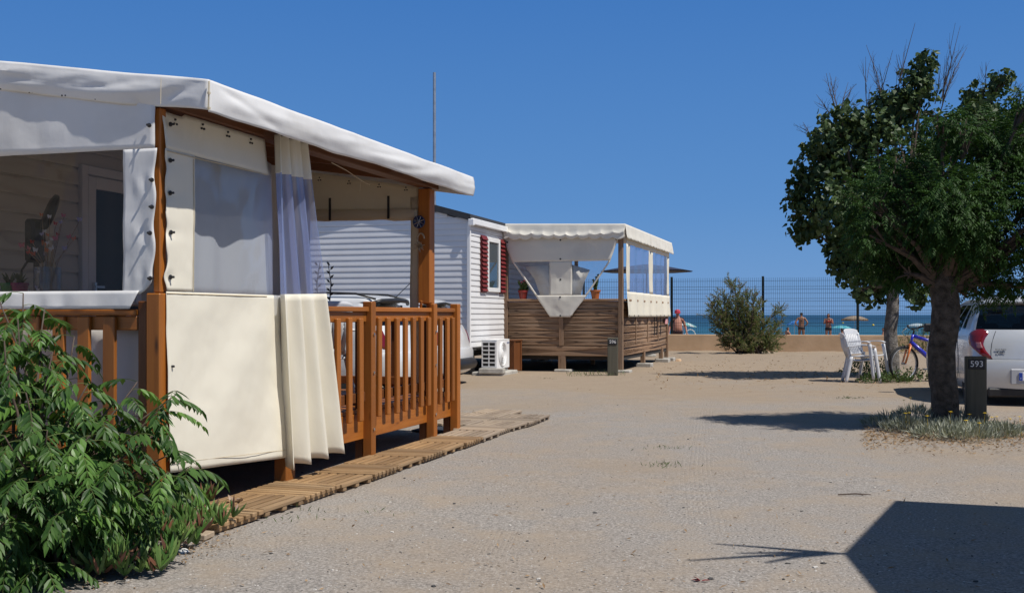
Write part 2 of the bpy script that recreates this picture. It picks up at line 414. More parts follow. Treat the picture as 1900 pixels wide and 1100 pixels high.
h1 = n.new('ShaderNodeMath'); h1.operation = 'MULTIPLY_ADD'; h1.inputs[1].default_value = .2; l.new(tm.outputs[0], h1.inputs[0])
h0 = n.new('ShaderNodeMath'); h0.operation = 'ADD'; l.new(fine, h0.inputs[0]); l.new(mid, h0.inputs[1])
l.new(h0.outputs[0], h1.inputs[2])
h2 = n.new('ShaderNodeMath'); h2.operation = 'MULTIPLY_ADD'; h2.inputs[1].default_value = -.12
l.new(vo.outputs['Distance'], h2.inputs[0]); l.new(h1.outputs[0], h2.inputs[2])
bump(n, l, h2.outputs[0], b, .5, .014)
M['ground'] = m
g = MB(); nx, ny = len(gx), len(gy)
g.add([(x, y, gz(x, y)) for y in gy for x in gx], [(j*nx+i, j*nx+i+1, (j+1)*nx+i+1, (j+1)*nx+i) for j in range(ny-1) for i in range(nx-1)])
tag(g.build('ground', M['ground'], smooth=True), 'sandy gravel lane and beach', kind='structure')

m, nt, n, l, b = newmat('sea_water')
vs = coords(n, l, (1, .25, 1))
sp = n.new('ShaderNodeSeparateXYZ'); l.new(coords(n, l, 1), sp.inputs[0])
mr = n.new('ShaderNodeMapRange'); mr.inputs[1].default_value = 80; mr.inputs[2].default_value = 420; l.new(sp.outputs[1], mr.inputs[0])
st = nz(n, l, coords(n, l, (.02, .05, 1)), 1, 4)
cc = ramp(n, l, mr.outputs[0], [(0, (.030,.145,.20)), (.35, (.016,.085,.15)), (1, (.010,.048,.105))])
l.new(mixc(n, l, ramp(n, l, st, [(.45, (0,0,0)), (.6, (.5,.5,.5))]), cc, (.03,.12,.19)), b.inputs['Base Color'])
b.inputs['Roughness'].default_value = .45; b.inputs['Specular IOR Level'].default_value = .22
bump(n, l, nz(n, l, vs, .8, 5, .65), b, 1, .6)
w = MB(); ys = [62, 90, 130, 200, 320, 600, 1200, 3000, 9000, 22000]
w.add([(x * max(300, y), y, -.85) for y in ys for x in (-1, -.5, 0, .5, 1)], [(j*5+i, j*5+i+1, (j+1)*5+i+1, (j+1)*5+i) for j in range(len(ys)-1) for i in range(4)])
tag(w.build('sea', m), 'blue sea up to the horizon', kind='structure')

# ------------------------------------------------------------------ seaside wall with mesh fence
FL = lambda t: Vector((5.48 + (14.6 - 5.48) * t, 37.0 + (34.9 - 37.0) * t, 0))
fd = (FL(1) - FL(0)).normalized(); fang = math.atan2(fd.y, fd.x); flen = (FL(1) - FL(0)).length
wt = thing('seaside_wall', 'low ochre rendered wall below the dark mesh fence', 'wall', FL(0), fang)
w = MB()
xs = [-9 + .3 * i for i in range(110)]
ring = lambda x: [(x, -.10, -.3), (x, -.10 + .008*fbm((x, 0, 0)), .25), (x, -.10, .535), (x, -.085, .552), (x, .085, .552), (x, .1, .53), (x, .1, -.5)]
vv = []; ff = []
for i, x in enumerate(xs):
    vv += ring(x)
    if i: ff += [((i-1)*7+k, (i-1)*7+k+1, i*7+k+1, i*7+k) for k in range(6)]
w.add(vv, ff); w.build('render', M['ochre'], wt, smooth=True, angle=30)
ft = thing('mesh_fence', 'dark green welded mesh fence on top of the ochre wall', 'fence', FL(0), fang)
step = (176 / 540.0) * flen
x = -2 * step
npan = 0
while x < 20:
    MB().bx(x - .04, x + .04, -.03, .03, .554, 2.52).build('fence_post', M['fence'], ft, bevel=.005)
    p = MB(); xa, xb = x + .045, x + step - .045; k = xa
    while k < xb:
        zz = [.60, .86, .88, .90, 1.3, 1.32, 1.34, 1.72, 1.74, 1.76, 2.16, 2.18, 2.2, 2.47]
        p.box((k, -.045, 1.535), (.008, .006, 1.87)); k += .062
    for z in (.62, 1.1, 1.5, 1.94, 2.36): p.box(((xa+xb)/2, -.054, z), (xb-xa, .008, .009))
    for z in (.9, 1.32, 1.72, 2.12):
        p.box(((xa+xb)/2, -.066, z - .045), (xb-xa, .009, .010)); p.box(((xa+xb)/2, -.066, z + .045), (xb-xa, .009, .010))
    p.build('mesh_panel', M['fence'], ft); x += step

# ------------------------------------------------------------------ mobile homes
def lap(mb, p0, p1, z0, z1, out, h=.1, d=.014, top=None):
    """lap siding between two plan points; out = outward normal; top(t) gives the upper limit"""
    p0, p1, out = Vector((*p0, 0)), Vector((*p1, 0)), Vector((*out, 0)); z = z0
    while z < z1 - .005:
        zt = min(z + h, z1); ta, tb = 0., 1.
        if top:
            ts = [i / 200 for i in range(201) if top(i / 200) >= z + .01]
            if not ts: break
            ta, tb = ts[0], ts[-1]
        a, c = p0.lerp(p1, ta), p0.lerp(p1, tb)
        zz = Vector((0, 0, 1))
        mb.add([a + zz*z - out*.02, c + zz*z - out*.02, c + zz*z + out*d, a + zz*z + out*d, a + zz*(z+.02) + out*d*1.15, c + zz*(z+.02) + out*d*1.15,
                a + zz*(zt-.05) + out*d*.5, c + zz*(zt-.05) + out*d*.5, a + zz*(zt-.016) + out*.0, c + zz*(zt-.016) + out*.0, a + zz*(zt-.016) - out*.012, c + zz*(zt-.016) - out*.012, a + zz*zt - out*.012, c + zz*zt - out*.012],
               [(0,1,2,3), (3,2,5,4), (4,5,7,6), (6,7,9,8), (8,9,11,10), (10,11,13,12)])
        z = zt

# far mobile home: gable end towards the camera, long wall to the right with terrace beyond
XW, YF, EAVE, WID = -2.595, -2.336, 3.085, 4.0
mh = thing('mobile_home', 'white lap sided mobile home with red shutters and dark gable roof', 'mobile home', L(TO, XW, YF), ANG)
w = MB(); slope = .27
gt = lambda t: EAVE - .03 + slope * WID / 2 * (1 - abs(2 * t - 1))
lap(w, (-WID, 0), (0, 0), .57, EAVE + .6, (0, -1), .118, .007, gt)
lap(w, (0, 0), (0, 8), .57, EAVE - .05, (1, 0), .112, .010)
w.prism([(-WID+.01, .014, .575), (-.014, .014, .575), (-.014, .014, EAVE), (-WID/2, .014, EAVE + slope*WID/2 - .02), (-WID+.01, .014, EAVE)], (0, 7.9, 0))
w.build('wall', M['siding'], mh)
w = MB(); w.bx(-.03, .035, -.035, .03, .56, EAVE - .02); w.build('corner_trim', M['white_pl'], mh, bevel=.004)
w = MB(); rx = WID/2
for sx in (-1, 1):
    e = -rx + sx * (rx + .06); ez = EAVE + .015 - .06*slope
    a = [(e, ez), (-rx, EAVE + slope*rx + .015), (-rx, EAVE + slope*rx + .15), (e, ez + .13)]
    w.prism([(p[0], -.09, p[1]) for p in a], (0, 8.2, 0))
w.build('roof', M['roof'], mh)
w = MB(); w.bx(.04, .12, -.05, 8, EAVE - .07, EAVE + .05); w.bx(.02, .14, -.11, -.05, EAVE-.10, EAVE+.03)
w.build('gutter', M['white_pl'], mh, bevel=.01)
w = MB(); w.bx(-WID+.1, -.1, .15, 7.9, .38, .56); w.bx(-.05,.01,0,8,.50,.57); w.build('chassis', M['dark'], mh)
w = MB()
for yy in (1, 4, 7):
    for xx in (-.5, -3.4): w.box((xx, yy, .19), (.4, .4, .38))
w.build('support_block', M['block'], mh)
wf = MB(); y0, y1, z0, z1 = 1.04, 1.88, 1.70, 2.835; X = .035
wf.bx(.0, X+.02, y0, y0+.09, z0, z1); wf.bx(.0, X+.02, y1-.09, y1, z0, z1); wf.bx(0, X+.02, y0+.09, y1-.09, z0, z0+.09); wf.bx(0, X+.02, y0+.09, y1-.09, z1-.09, z1)
win = wf.build('window', M['white_pl'], mh, bevel=.006)
m, nt, n, l, b = newmat('window_glass'); b.inputs['Base Color'].default_value = (.05,.07,.08,1); b.inputs['Roughness'].default_value = .04; b.inputs['Specular IOR Level'].default_value = .9
M['glass'] = m
MB().bx(.022, .03, y0+.09, y1-.09, z0+.09, z1-.09).build('pane', M['glass'], win)
for ya, yb in ((.66, 1.02), (1.90, 2.26)):
    s = MB(); s.bx(.02, .035, ya, yb, 1.68, 2.85); z = 1.70
    while z < 2.8:
        s.add([(.036, ya, z), (.036, yb, z), (.075, yb, z+.01), (.075, ya, z+.01), (.037, ya, z+.085), (.037, yb, z+.085)], [(0,1,2,3), (3,2,5,4)]); z += .088
    s.build('shutter', M['red'], mh)

# near mobile home behind the near terrace
mn = thing('mobile_home', 'cream lap sided mobile home behind the orange wooden terrace', 'mobile home', L(DO, -2.65, -2.5), ANG)
w = MB(); lap(w, (0, 0), (0, 7.9), .35, 2.95, (1, 0), .155, .012)
w.bx(-3.6, -.014, .01, 7.89, .35, 2.95); w.build('wall', M['cream_siding'], mn)
w = MB()
for sx in (0, 1):
    a = [(-1.85, 3.42), (.05 if not sx else -3.75, 2.94), (.05 if not sx else -3.75, 3.0), (-1.85, 3.48)]
    w.prism([(p[0], -.1, p[1]) for p in a], (0, 8.1, 0))
w.build('roof', M['roof'], mn)
d = MB(); ya, yb = 5.08, 5.92
d.bx(.0, .05, ya, ya+.08, .45, 2.55); d.bx(0, .05, yb-.08, yb, .45, 2.55); d.bx(0, .05, ya+.08, yb-.08, 2.47, 2.55)
dr = d.build('door_frame', M['white_pl'], mn, bevel=.006)
d = MB(); d.bx(.0, .04, ya+.09, ya+.2, .5, 2.46); d.bx(0, .04, yb-.2, yb-.09, .5, 2.46); d.bx(0, .04, ya+.2, yb-.2, 2.35, 2.46); d.bx(0, .04, ya+.2, yb-.2, .5, 1.0)
dd = d.build('door', M['white_pl'], mn, bevel=.006)
MB().bx(.01, .02, ya+.2, yb-.2, 1.0, 2.35).build('pane', M['glass'], dd)
h = MB(); h.box((.06, ya+.15, 1.45), (.03, .03, .12)); h.box((.075, ya+.2, 1.47), (.02, .12, .02)); h.build('handle', M['chrome'], dd)

# mobile home just outside the frame on the right; only its shadow reaches the picture
def cast(px, py, hgt):
    p = G(px, py); return p + SH * (hgt * COT)
pk = cast(1565, 1025, 3.25)
rz_o = thing('mobile_home', 'white gabled mobile home beside the lane, nearest on the right', 'mobile home', (pk.x, pk.y, 0), ANG)
w = MB(); hw = 1.78
w.prism([(.045, -hw+.05, .3), (.045, hw-.05, .3), (.045, hw-.05, 2.72), (.045, 0, 3.2), (.045, -hw+.05, 2.72)], (7, 0, 0))
lap(w, (.03, -hw+.05), (.03, hw-.05), .3, 2.72, (-1, 0), .12, .01)
w.build('wall', M['siding'], rz_o)
w = MB()
for sg in (-1, 1): w.prism([(0, 0, 3.2), (0, sg*hw, 2.70), (0, sg*hw, 2.75), (0, 0, 3.25)], (7.1, 0, 0))
w.build('roof', M['roof'], rz_o)
w = MB()
for xx in (.5, 3.5, 6.5):
    for yy in (-1.2, 1.2): w.bx(xx-.2, xx+.2, yy-.2, yy+.2, 0, .3)
w.build('support_block', M['block'], rz_o)
br = thing('bare_sapling', 'leafless sapling behind the mobile home on the right', 'tree', (pk.x + .25, pk.y - 0.05, 0), 0)
w = MB(); base = Vector((pk.x + .25, pk.y - .05, 0))
def limb(pts, r0, r1=.004): w.tube([Vector(p) - base for p in pts], [r0 + (r1 - r0) * i / (len(pts)-1) for i in range(len(pts))], 5)
top = cast(1540, 1024, 3.32)
for tx, ty, hh in ((1275, 1041, 3.75), (1325, 1008, 3.7), (1340, 1036, 3.6), (1400, 1032, 3.7), (1420, 1044, 3.5), (1370, 1026, 3.8)):
    e = cast(tx, ty, hh); mid_ = top.lerp(e, .5) + Vector((0, 0, .02)); top.z = 3.3; e.z = hh; mid_.z = (3.3 + hh) / 2 + .05
    limb([top, mid_, e], .034, .012)
limb([base + Vector((0, 0, 0)), base + Vector((-.0, 0, 3.25)), top], .04, .02)
w.build('branches', M['twig'], br)

# mast behind the far mobile home
a = PX(806, 135, 27); bpt = Vector((a.x, a.y, 0))
ms = thing('antenna_mast', 'tall thin galvanised mast behind the white mobile home', 'mast', bpt)
w = MB(); w.cyl((0,0,0), (0,0,a.z*.55), .048, n=12); w.cyl((0,0,a.z*.55), (0,0,a.z), .038, n=12); w.build('pole', M['metal'], ms, smooth=True, angle=40)
MB().bx(-.2,.2,-.2,.2,-.05,.06).build('base_plate', M['block'], ms)
# ------------------------------------------------------------------ near terrace (orange pine, canvas awning)
dk = thing('wooden_terrace', 'orange stained wooden terrace with white canvas awning, nearest on the left', 'terrace', L(DO, 0, 0), ANG)
XL = -2.63; YE = 4.95; FZ = .44
# floor, rims, legs
w = MB(); x = XL
while x < -.01:
    w.bx(x, min(x + .128, -.005), .02, YE - .03, FZ - .03, FZ); x += .135
w.build('deck_floor', M['deck_y'], dk)
w = MB()
w.bx(-.045, .0, 1.5, YE - .06, .19, FZ - .033); w.bx(-.045, .0, .06, 1.38, .32, FZ - .033); w.bx(XL, -.05, .055, .10, .22, FZ - .033); w.bx(XL, -.05, YE - .12, YE - .07, .22, FZ - .033)
w.build('rim_beam', M['deck_y'], dk, bevel=.004)
w = MB()
for yy in (1.2, 2.4, 3.6): w.bx(XL, -.05, yy - .025, yy + .025, .24, FZ - .033)
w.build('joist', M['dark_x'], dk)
def post(x, y, z0, z1, w_=.09, d_=.09, mat='deck_z'):
    b = MB(); b.bx(x - w_/2, x + w_/2, y - d_/2, y + d_/2, z0, z1); return b.build('post', M[mat], dk, bevel=.007)
A0 = post(.012, -.0, -.02, 1.345, .095, .10); post(-.075, .012, -.02, 1.30, .065, .08, 'dark_z'); post(.02, .005, 1.347, 2.42, .05, .06)
post(.035, 1.44, -.02, .42, .10, .13); 
for (yy, zt) in ((2.86, 1.33), (4.28, 1.325), (4.93, 1.33)):
    post(.035, yy, -.02, zt, .085, .085)
    post(-.055, yy + .02, -.02, 1.27 if yy < 4.9 else 1.29, .075, .07, 'dark_z')
post(.0, 4.20, 1.33, 2.42, .12, .075); post(.0, 4.285, 1.32, 2.42, .10, .07)
post(-1.33, 4.28, -.02, 2.50, .09, .09, 'dark_z'); post(-2.58, 4.28, -.02, 2.55, .09, .09, 'dark_z')
post(-2.58, .0, -.02, 2.5, .09, .09, 'dark_z'); post(-2.5, 2.2, -.02, .24, .1, .1, 'dark_z'); post(-1.3, .0, -.02, 1.24, .09, .07, 'dark_z')
b = MB()
for yy in (2.86, 4.28):
    for z in (1.06, .74, .27): b.cyl((.076, yy - .01, z), (.088, yy - .01, z), .012, n=8)
b.build('bolt', M['chrome'], dk, smooth=True, angle=40)
# side railing
for (ya, yb) in ((.10, 2.815), (2.905, 4.235), (4.325, 4.885)):
    b = MB(); b.bx(-.03, .055, ya, yb, 1.245, 1.285); b.bx(-.02, .03, ya, yb, 1.16, 1.243); b.build('top_rail', M['deck_y'], dk, bevel=.006)
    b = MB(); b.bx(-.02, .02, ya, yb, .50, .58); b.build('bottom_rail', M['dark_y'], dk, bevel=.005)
bal = MB(); bal.bx(-.016, .016, -.034, .034, -.42, .42)
bo = bal.build('baluster', M['deck_z'], dk, bevel=.006)
ys = [.3, .5, .7, .9, 1.1, 1.3, 1.5, 1.7, 1.9, 2.05, 2.25, 2.46, 2.66] + [2.905 + .06 + .19 * (i + .35) for i in range(7)] + [4.48, 4.68, 4.83]
for i, yy in enumerate(ys):
    o = bo if i == 0 else bo.copy()
    if i: COL.objects.link(o); o.parent = dk
    o.location = (.046 + rnd.uniform(-.003, .003), yy, .775 + rnd.uniform(-.008, .008)); o.rotation_euler = (rnd.uniform(-.006, .006), 0, rnd.uniform(-.03,.03))
# front railing
b = MB(); b.bx(XL, -.11, -.045, .035, 1.215, 1.252); b.bx(XL, -.11, -.03, .01, 1.13, 1.213); b.build('top_rail', M['deck_x'], dk, bevel=.006)
b = MB(); b.bx(XL, -.11, -.03, .02, .40, .50); b.build('bottom_rail', M['deck_x'], dk, bevel=.005)
fb = MB(); fb.bx(-.042, .042, -.014, .014, -.44, .44); fo = fb.build('baluster', M['deck_z'], dk, bevel=.005)
x = -.285
k = 0
while x > -2.5:
    o = fo if k == 0 else fo.copy()
    if k: COL.objects.link(o); o.parent = dk
    o.location = (x, -.046, .77); x -= .178; k += 1
# far railing
b = MB(); b.bx(-2.55, -.1, YE - .03, YE + .03, 1.24, 1.28); b.bx(-2.55, -.1, YE - .02, YE + .02, .5, .58); b.build('top_rail', M['dark_x'], dk, bevel=.005)
ff_ = MB(); ff_.bx(-.034, .034, -.014, .014, -.40, .40); fo = ff_.build('baluster', M['dark_z'], dk, bevel=.005)
for k in range(7):
    o = fo if k == 0 else fo.copy()
    if k: COL.objects.link(o); o.parent = dk
    o.location = (-.30 - .36 * k, YE + .03, .85)
# roof frame
SL = .144; EZ = 2.545; EX = .40; Y0, Y1 = -.08, 4.44
rz = lambda x: EZ + (EX - x) * SL
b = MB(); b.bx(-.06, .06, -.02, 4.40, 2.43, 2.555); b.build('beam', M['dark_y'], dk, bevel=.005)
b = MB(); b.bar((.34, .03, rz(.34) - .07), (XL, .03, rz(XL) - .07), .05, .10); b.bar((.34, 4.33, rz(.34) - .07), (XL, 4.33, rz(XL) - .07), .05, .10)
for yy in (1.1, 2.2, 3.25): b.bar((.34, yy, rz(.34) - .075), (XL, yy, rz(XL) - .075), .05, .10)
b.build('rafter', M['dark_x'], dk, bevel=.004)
b = MB(); b.tube([(.02, 2.2, 2.40), (-.1, 2.7, 2.41), (-.18, 3.15, 2.385), (-.3, 3.6, 2.40)], .004, 5); b.tube([(-.18,3.15,2.385), (-.19,3.15,2.28)], .003, 5)
b.build('cable', M['beige'], dk)
# awning cloth: roof sheet and valances in one piece
def roofz(x, y):
    sag = .018 * math.sin(math.pi * 3 * (y - Y0) / (Y1 - Y0)) ** 2
    return rz(x) - sag * min(1, max(0, (.35 - x) / .5)) + .004 * fbm((x * 2, y * 2, 0))
b = MB(); NX, NY = 44, 60
b.grid(lambda u, v: (EX - u * (EX - XL + .05), Y0 + v * (Y1 - Y0), roofz(EX - u * (EX - XL), Y0 + v * (Y1 - Y0))), NX, NY)
VD = .178
def sideval(u, v):
    y = Y0 + u * (Y1 - Y0)
    z = roofz(EX, y) - v * (VD + .012 * fbm((y * 1.1, 0, 5)))
    cr = abs(fbm((y * .8 + v * 1.0, v * 1.2, 1), 2)) 
    x = EX + math.sin(v * math.pi * .8) * .012 + (v * .012 * math.sin(y * 3.1) + .020 * cr * math.sin(v * math.pi) + .003 * fbm((y*4, v*2, 2))) * min(1, (y - Y0) * 3) - .02 * v * v
    # pulled crease from the near corner
    d = abs(v - min(1, (y - Y0) * 1.1)); x -= .016 * math.exp(-(d / .14) ** 2) * math.exp(-(y - Y0) * 1.2) * min(1, (y - Y0) * 5)
    q_ = min(1, (y - Y0) * 4); return (EX + (x - EX) * q_, y, z)
b.grid(sideval, 150, 12)
def frontval(u, v):
    x = EX - u * (EX - XL)
    z = roofz(x, Y0) - v * (VD + .01 * fbm((x * 1.2, 0, 9)))
    cr = abs(fbm((x * 1.6 + v, v * 2.0, 7), 3))
    q_ = min(1, (EX - x) * 4); y = Y0 - math.sin(v * math.pi * .8) * .010 * q_ - (.017 * cr * math.sin(v * math.pi) - .003 * fbm((x*5, v*3, 4))) * q_ + .02 * v * v * q_
    d = abs(v - (1 - min(1, max(0, (x - .0) / .40)))); y += .018 * math.exp(-(d / .2) ** 2) * (1 if x > -.1 else 0) * q_
    return (x, y if v > 0 else Y0, z)
b.grid(frontval, 120, 12)
b.grid(lambda u, v: (EX - u * (EX - XL), Y1 + .01 * math.sin(v * 3) * (v > 0), roofz(EX - u * (EX - XL), Y1) - v * VD), 60, 4)
o = b.build('awning_roof', M['canvas'], dk, smooth=True, solid=.004, angle=35)
b = MB()
b.tube([(EX + .012, Y0 - .012, rz(EX) - .012), (EX + .014, Y0 - .018, rz(EX) - .09), (EX + .004, Y0 - .006, rz(EX) - .172)], .005, 5)
b.tube([(EX - .29, Y0 - .03, rz(EX-.29) - .02), (EX - .29, Y0 - .034, rz(EX-.29) - .17)], .0025, 4)
for z in (.08, .165): b.box((EX + .016, Y0 - .02, rz(EX) - z), (.014, .014, .012))
b.build('seam', M['beige'], dk)

# ---- front curtain (white) with a large window
def fx(px): return px
b = MB()
tz = lambda x: rz(x) - .13
XS = -.185; ZT, ZB = 2.18, 1.36
fy = lambda x, z: -.055 - .012 * max(0, fbm((x * 2.3, z * 1.2, 2), 2)) + .006 * fbm((x * 6, z * 5, 1)) 
b.grid(lambda u, v: ((X := .03 + u * (XL - .03)), fy(X, (Zz := tz(X) + v * (ZT - tz(X)))), Zz), 70, 10)
def strip(u, v):
    z = ZT + v * (ZB - .02 - ZT); x0 = .045 - .018 * math.sin(v * 9.2) ** 2 - .012 * v - (.10 * max(0, (v - .88) / .12) ** 2)
    x = x0 + u * (XS - x0)
    pk_ = sum(math.exp(-((z - zc) / .05) ** 2) for zc in (1.98, 1.68, 1.42))
    return (x, fy(x, z) - .010 * pk_ * math.sin(u * 14) * (1 - u), z)
b.grid(strip, 12, 40)
b.grid(lambda u, v: (-1.12 - u * .14, fy(-1.2, 1.36 + v * .82), ZB - .02 + v * (ZT - ZB + .02)), 4, 12)
def hem(u, v):
    x = -.07 + u * (XL + .07); z = ZB - .0 - v * .105
    if u < .06: x -= .05 * v * (1 - u / .06)
    return (x, -.058 - .012 * v * (1 + .6 * math.sin(x * 26 + 3 * fbm((x * 3, 0, 0)))) - .008, z)
b.grid(hem, 160, 5)
cu = b.build('front_curtain', M['canvas'], dk, smooth=True, solid=.003)
b = MB(); b.grid(lambda u, v: ((X := XS - u * (.94)), -.058 + .006 * fbm((X * 2, v * 1.5, 8)), ZB + v * (ZT - ZB)), 30, 20); b.open = 1
b.grid(lambda u, v: ((X := -1.26 - u * 1.3), -.058 + .006 * fbm((X * 2, v * 1.5, 8)), ZB + v * (ZT - ZB)), 30, 20)
b.build('window', M['smoke'], cu, smooth=True)
b = MB()
for z in (2.31, 1.995, 1.84, 1.69, 1.43):
    b.lathe([(.004, 0), (.013, 0), (.013, -.008), (.007, -.010), (.007, -.026), (.0, -.03)], 8, (.012 - .01 * math.sin(z * 9), -.066, z), 'Y')
k = -.12
while k > -2.2:
    for dx, dz in ((-.012, -.01), (.012, -.01), (0, .012)): b.lathe([(.0, -.004), (.006, -.003), (.006, .004)], 6, (k + dx, -.068, tz(k) - .03 + dz), 'Y')
    k -= .235
b.build('eyelet', M['black'], cu)
# lower inner canvas behind the front balusters
b = MB(); b.grid(lambda u, v: (-.12 - u * 2.45, .08 + .02 * math.sin(u * 40) * .5 + .02 * fbm((u * 8, v * 2, 0)), .46 + v * .72), 60, 6)
b.build('inner_canvas', M['canvas'], dk, smooth=True, solid=.003)

# ---- side curtain (cream): top band, left strip, lower sheet, window
XC = .07
def scx(y, z): 
    return XC + .010 * fbm((y * 1.8, z * 1.4, 11), 2) + .004 * fbm((y * 6, z * 6, 5))
b = MB()
ztop = lambda y: 2.425 - .006 * y + (0 if y > .2 else -.02)
wt_ = lambda y: 2.185 - .01 * y
b.grid(lambda u, v: ((Xx := scx((Y := -.005 + u * 1.16), (Zz := ztop(Y) + v * (wt_(Y) - ztop(Y)))) - .03 * (1 - v)), Y, Zz), 40, 8)
def ls(u, v):
    z = 2.185 + v * (1.36 - 2.185); y0 = -.012 + .02 * math.sin(v * 14) ** 2 ; y1 = .278 + .012 * math.sin(v * 3 + 1)
    y = y0 + u * (y1 - y0); pk_ = sum(math.exp(-((z - zc) / .04) ** 2) for zc in (2.12, 1.93, 1.70, 1.44))
    return (scx(y, z) - .012 * pk_ * (1 - u) ** 2, y, z)
b.grid(ls, 12, 40)
def low(u, v):
    y = .0 + u * (1.40); zb = .305 - .085 * u; z = 1.355 + v * (zb - 1.355)
    fold = .022 * math.sin((u * 2.1 + v * 1.3) * math.pi * 1.4) * (1 - v * .3) * u * (1.2 - u) * 1.5 * min(1, v * 5)
    return (scx(y, z) + fold + .02 * v, y, z)
b.grid(low, 60, 40)
b.bx(scx(1.3, 1.8)-.002, scx(1.3,1.8)+.002, 1.275, 1.305, 1.36, 2.185) if False else None
sc = b.build('side_curtain', M['cream'], dk, smooth=True, solid=.003)
b = MB(); b.open = 1
b.grid(lambda u, v: ((Y := .265 + u * .95), 0, 0) and (scx(Y, 1.36 + v * .82) - .004 + .012 * math.sin((u * 1.5 - v) * 8) * u * v, Y, 1.352 + v * (wt_(Y) - 1.352)), 30, 24)
b.build('window', M['clear'], sc, smooth=True)
b = MB()
for z in (2.33, 2.12, 1.93, 1.70, 1.44, .92):
    b.lathe([(.004, 0), (.014, 0), (.014, .008), (.007, .010), (.007, .028), (0, .03)], 8, (scx(.03, z) - .002, .035, z), 'X')
for y in (.12, .40, .68, .96):
    for dy, dz in ((-.013, -.012), (.013, -.012), (0, .014)): b.lathe([(0, .006), (.007, .005), (.007, -.004)], 6, (scx(y, 2.4) - .018, y + dy, ztop(y) - .045 + dz), 'X')
b.build('eyelet', M['black'], sc)
b = MB(); b.grid(lambda u, v: (-.02 + .022 * math.sin(u * 9 + v * .6) + .01 * math.sin(u * 23), .22 + u * 1.15, 1.30 + v * .98), 60, 10)
b.build('net_curtain', M['net'], dk, smooth=True, solid=.002)
b = MB()
for z, ya, yb in ((1.345, .0, 1.13), (2.17, .0, 1.13)): b.tube([(scx(y_, z) + .004, y_, z) for y_ in [ya + (yb-ya)*i/20 for i in range(21)]], .0035, 4)
b.tube([(scx(.27, z) + .004, .272, z) for z in [1.36 + .04*i for i in range(21)]], .003, 4)
b.tube([(scx(y_, .3) + .026, y_, .36 - .085*y_/1.4) for y_ in [1.38*i/24 for i in range(25)]], .0022, 4)
b.build('stitching', M['beige'], sc)
# ---- gathered curtain end: three bands with folds
def gath(u, z):
    u = u + .05 * math.sin(u * 9.4 + 1)
    s = max(0, (2.44 - z) / 2.3)                      # 0 top .. 1 bottom
    y = 1.125 + .13 * s + u * (.47 + .27 * s ** 1.1)
    f = math.sin(u * 2 * math.pi * 3.3 + .8 + .9 * fbm((u * 3, z * .5, 1))) * (.034 + .032 * s)
    f += .012 * math.sin(u * 2 * math.pi * 8.3 + z * 2) * (1 - s * .8)
    return (XC + .05 + f + .07 * s * u, y, z + .03 * u * s - .012 * math.sin(u * 20) * (z < .3))
def band(z0, z1, nm, mt, par):
    b = MB(); b.open = 1
    b.grid(lambda u, v: gath(u, z0 + v * (z1 - z0)), 90, 24); return b.build(nm, M[mt], par, smooth=True, solid=.003 if mt == 'cream' else 0)
gc = band(2.19, 2.45, 'gathered_curtain', 'cream', dk); band(1.36, 2.19, 'window', 'clearblue', gc); band(.155, 1.36, 'hem', 'cream', gc)
p = gath(.72, .2); b = MB(); b.lathe([(.010, .0), (.02, .003), (.02, .008), (.010, .008)], 12, (p[0] + .012, p[1], p[2]), 'X'); b.build('eyelet', M['metal'], gc)
# ---- far end: rolled up beige curtain, its side strip and the closed inner part
b = MB()
b.grid(lambda u, v: (-1.28 + u * 1.21, 4.22 + .012 * fbm((u * 5, v * 3, 0)), 2.64 - .20 * u + v * (-.40 + .17 * u)), 24, 8)
def roll(u, v):
    t = v * 2 * math.pi; zc = 2.20 - .02 * u; r = .055 + .012 * fbm((u * 4, 0, 2)); 
    return (-1.28 + u * 1.21, 4.20 + r * .7 * math.cos(t), zc + r * math.sin(t))
b.grid(roll, 24, 12)
b.grid(lambda u, v: (-.16 + u * .09, 4.215 + .012 * math.sin(v * 9), 2.35 - v * 1.9), 3, 14)
rc = b.build('rolled_curtain', M['beige'], dk, smooth=True, solid=.003)
b = MB()
for x in (-.98, -.36): b.bx(x - .012, x + .012, 4.145, 4.15, 2.14, 2.36)
b.build('strap', M['black'], rc)
b = MB()
for x in (-1.12, -.8, -.48, -.2):
    for dx, dz in ((-.012, -.012), (.012, -.012), (0, .013)): b.lathe([(0, -.006), (.007, -.004), (.007, .004)], 6, (x + dx, 4.20, 2.58 - .17 * (x + 1.28) / 1.21 + dz), 'Y')
b.build('eyelet', M['black'], rc)
b = MB(); b.grid(lambda u, v: ((Xf := -2.55 + u * 1.24), 4.25 + .03 * math.sin(u * 26), .5 + v * (rz(Xf) - .62)), 50, 10); b.build('far_curtain', M['canvas'], dk, smooth=True, solid=.003)

# ------------------------------------------------------------------ ornaments and things kept on the terrace
o_ = thing('straw_ornament', 'brown spiky straw sun hanging on the back post of the orange terrace', 'ornament', L(DO, -1.30, 4.10, 2.33), ANG)
b = MB()
for k in range(16):
    t = 2 * math.pi * k / 16; b.tube([(.03*math.cos(t), 0, .03*math.sin(t)), (.075*math.cos(t), -.01, .075*math.sin(t)), (.13*math.cos(t), -.012, .13*math.sin(t))], [.012, .010, .002], 5)
b.lathe([(.0, -.03), (.03, -.025), (.05, 0), (.0, .01)], 12, (0,0,0), 'Y'); b.build('rays', M['dark_z'], o_, smooth=True)
m = pm('dark_blue_glaze', (.015, .025, .09), .15, .3, 20, 0, 0, .7); M['blueglaze'] = m
o_ = thing('wall_plate', 'small dark blue round plate on the terrace post', 'ornament', L(DO, -.035, 4.15, 2.10), ANG)
b = MB(); b.lathe([(0, -.02), (.045, -.022), (.060, -.032), (.063, -.028), (.045, -.008), (0, -.006)], 20, (0,0,0), 'Y'); b.build('plate', m, o_, smooth=True)
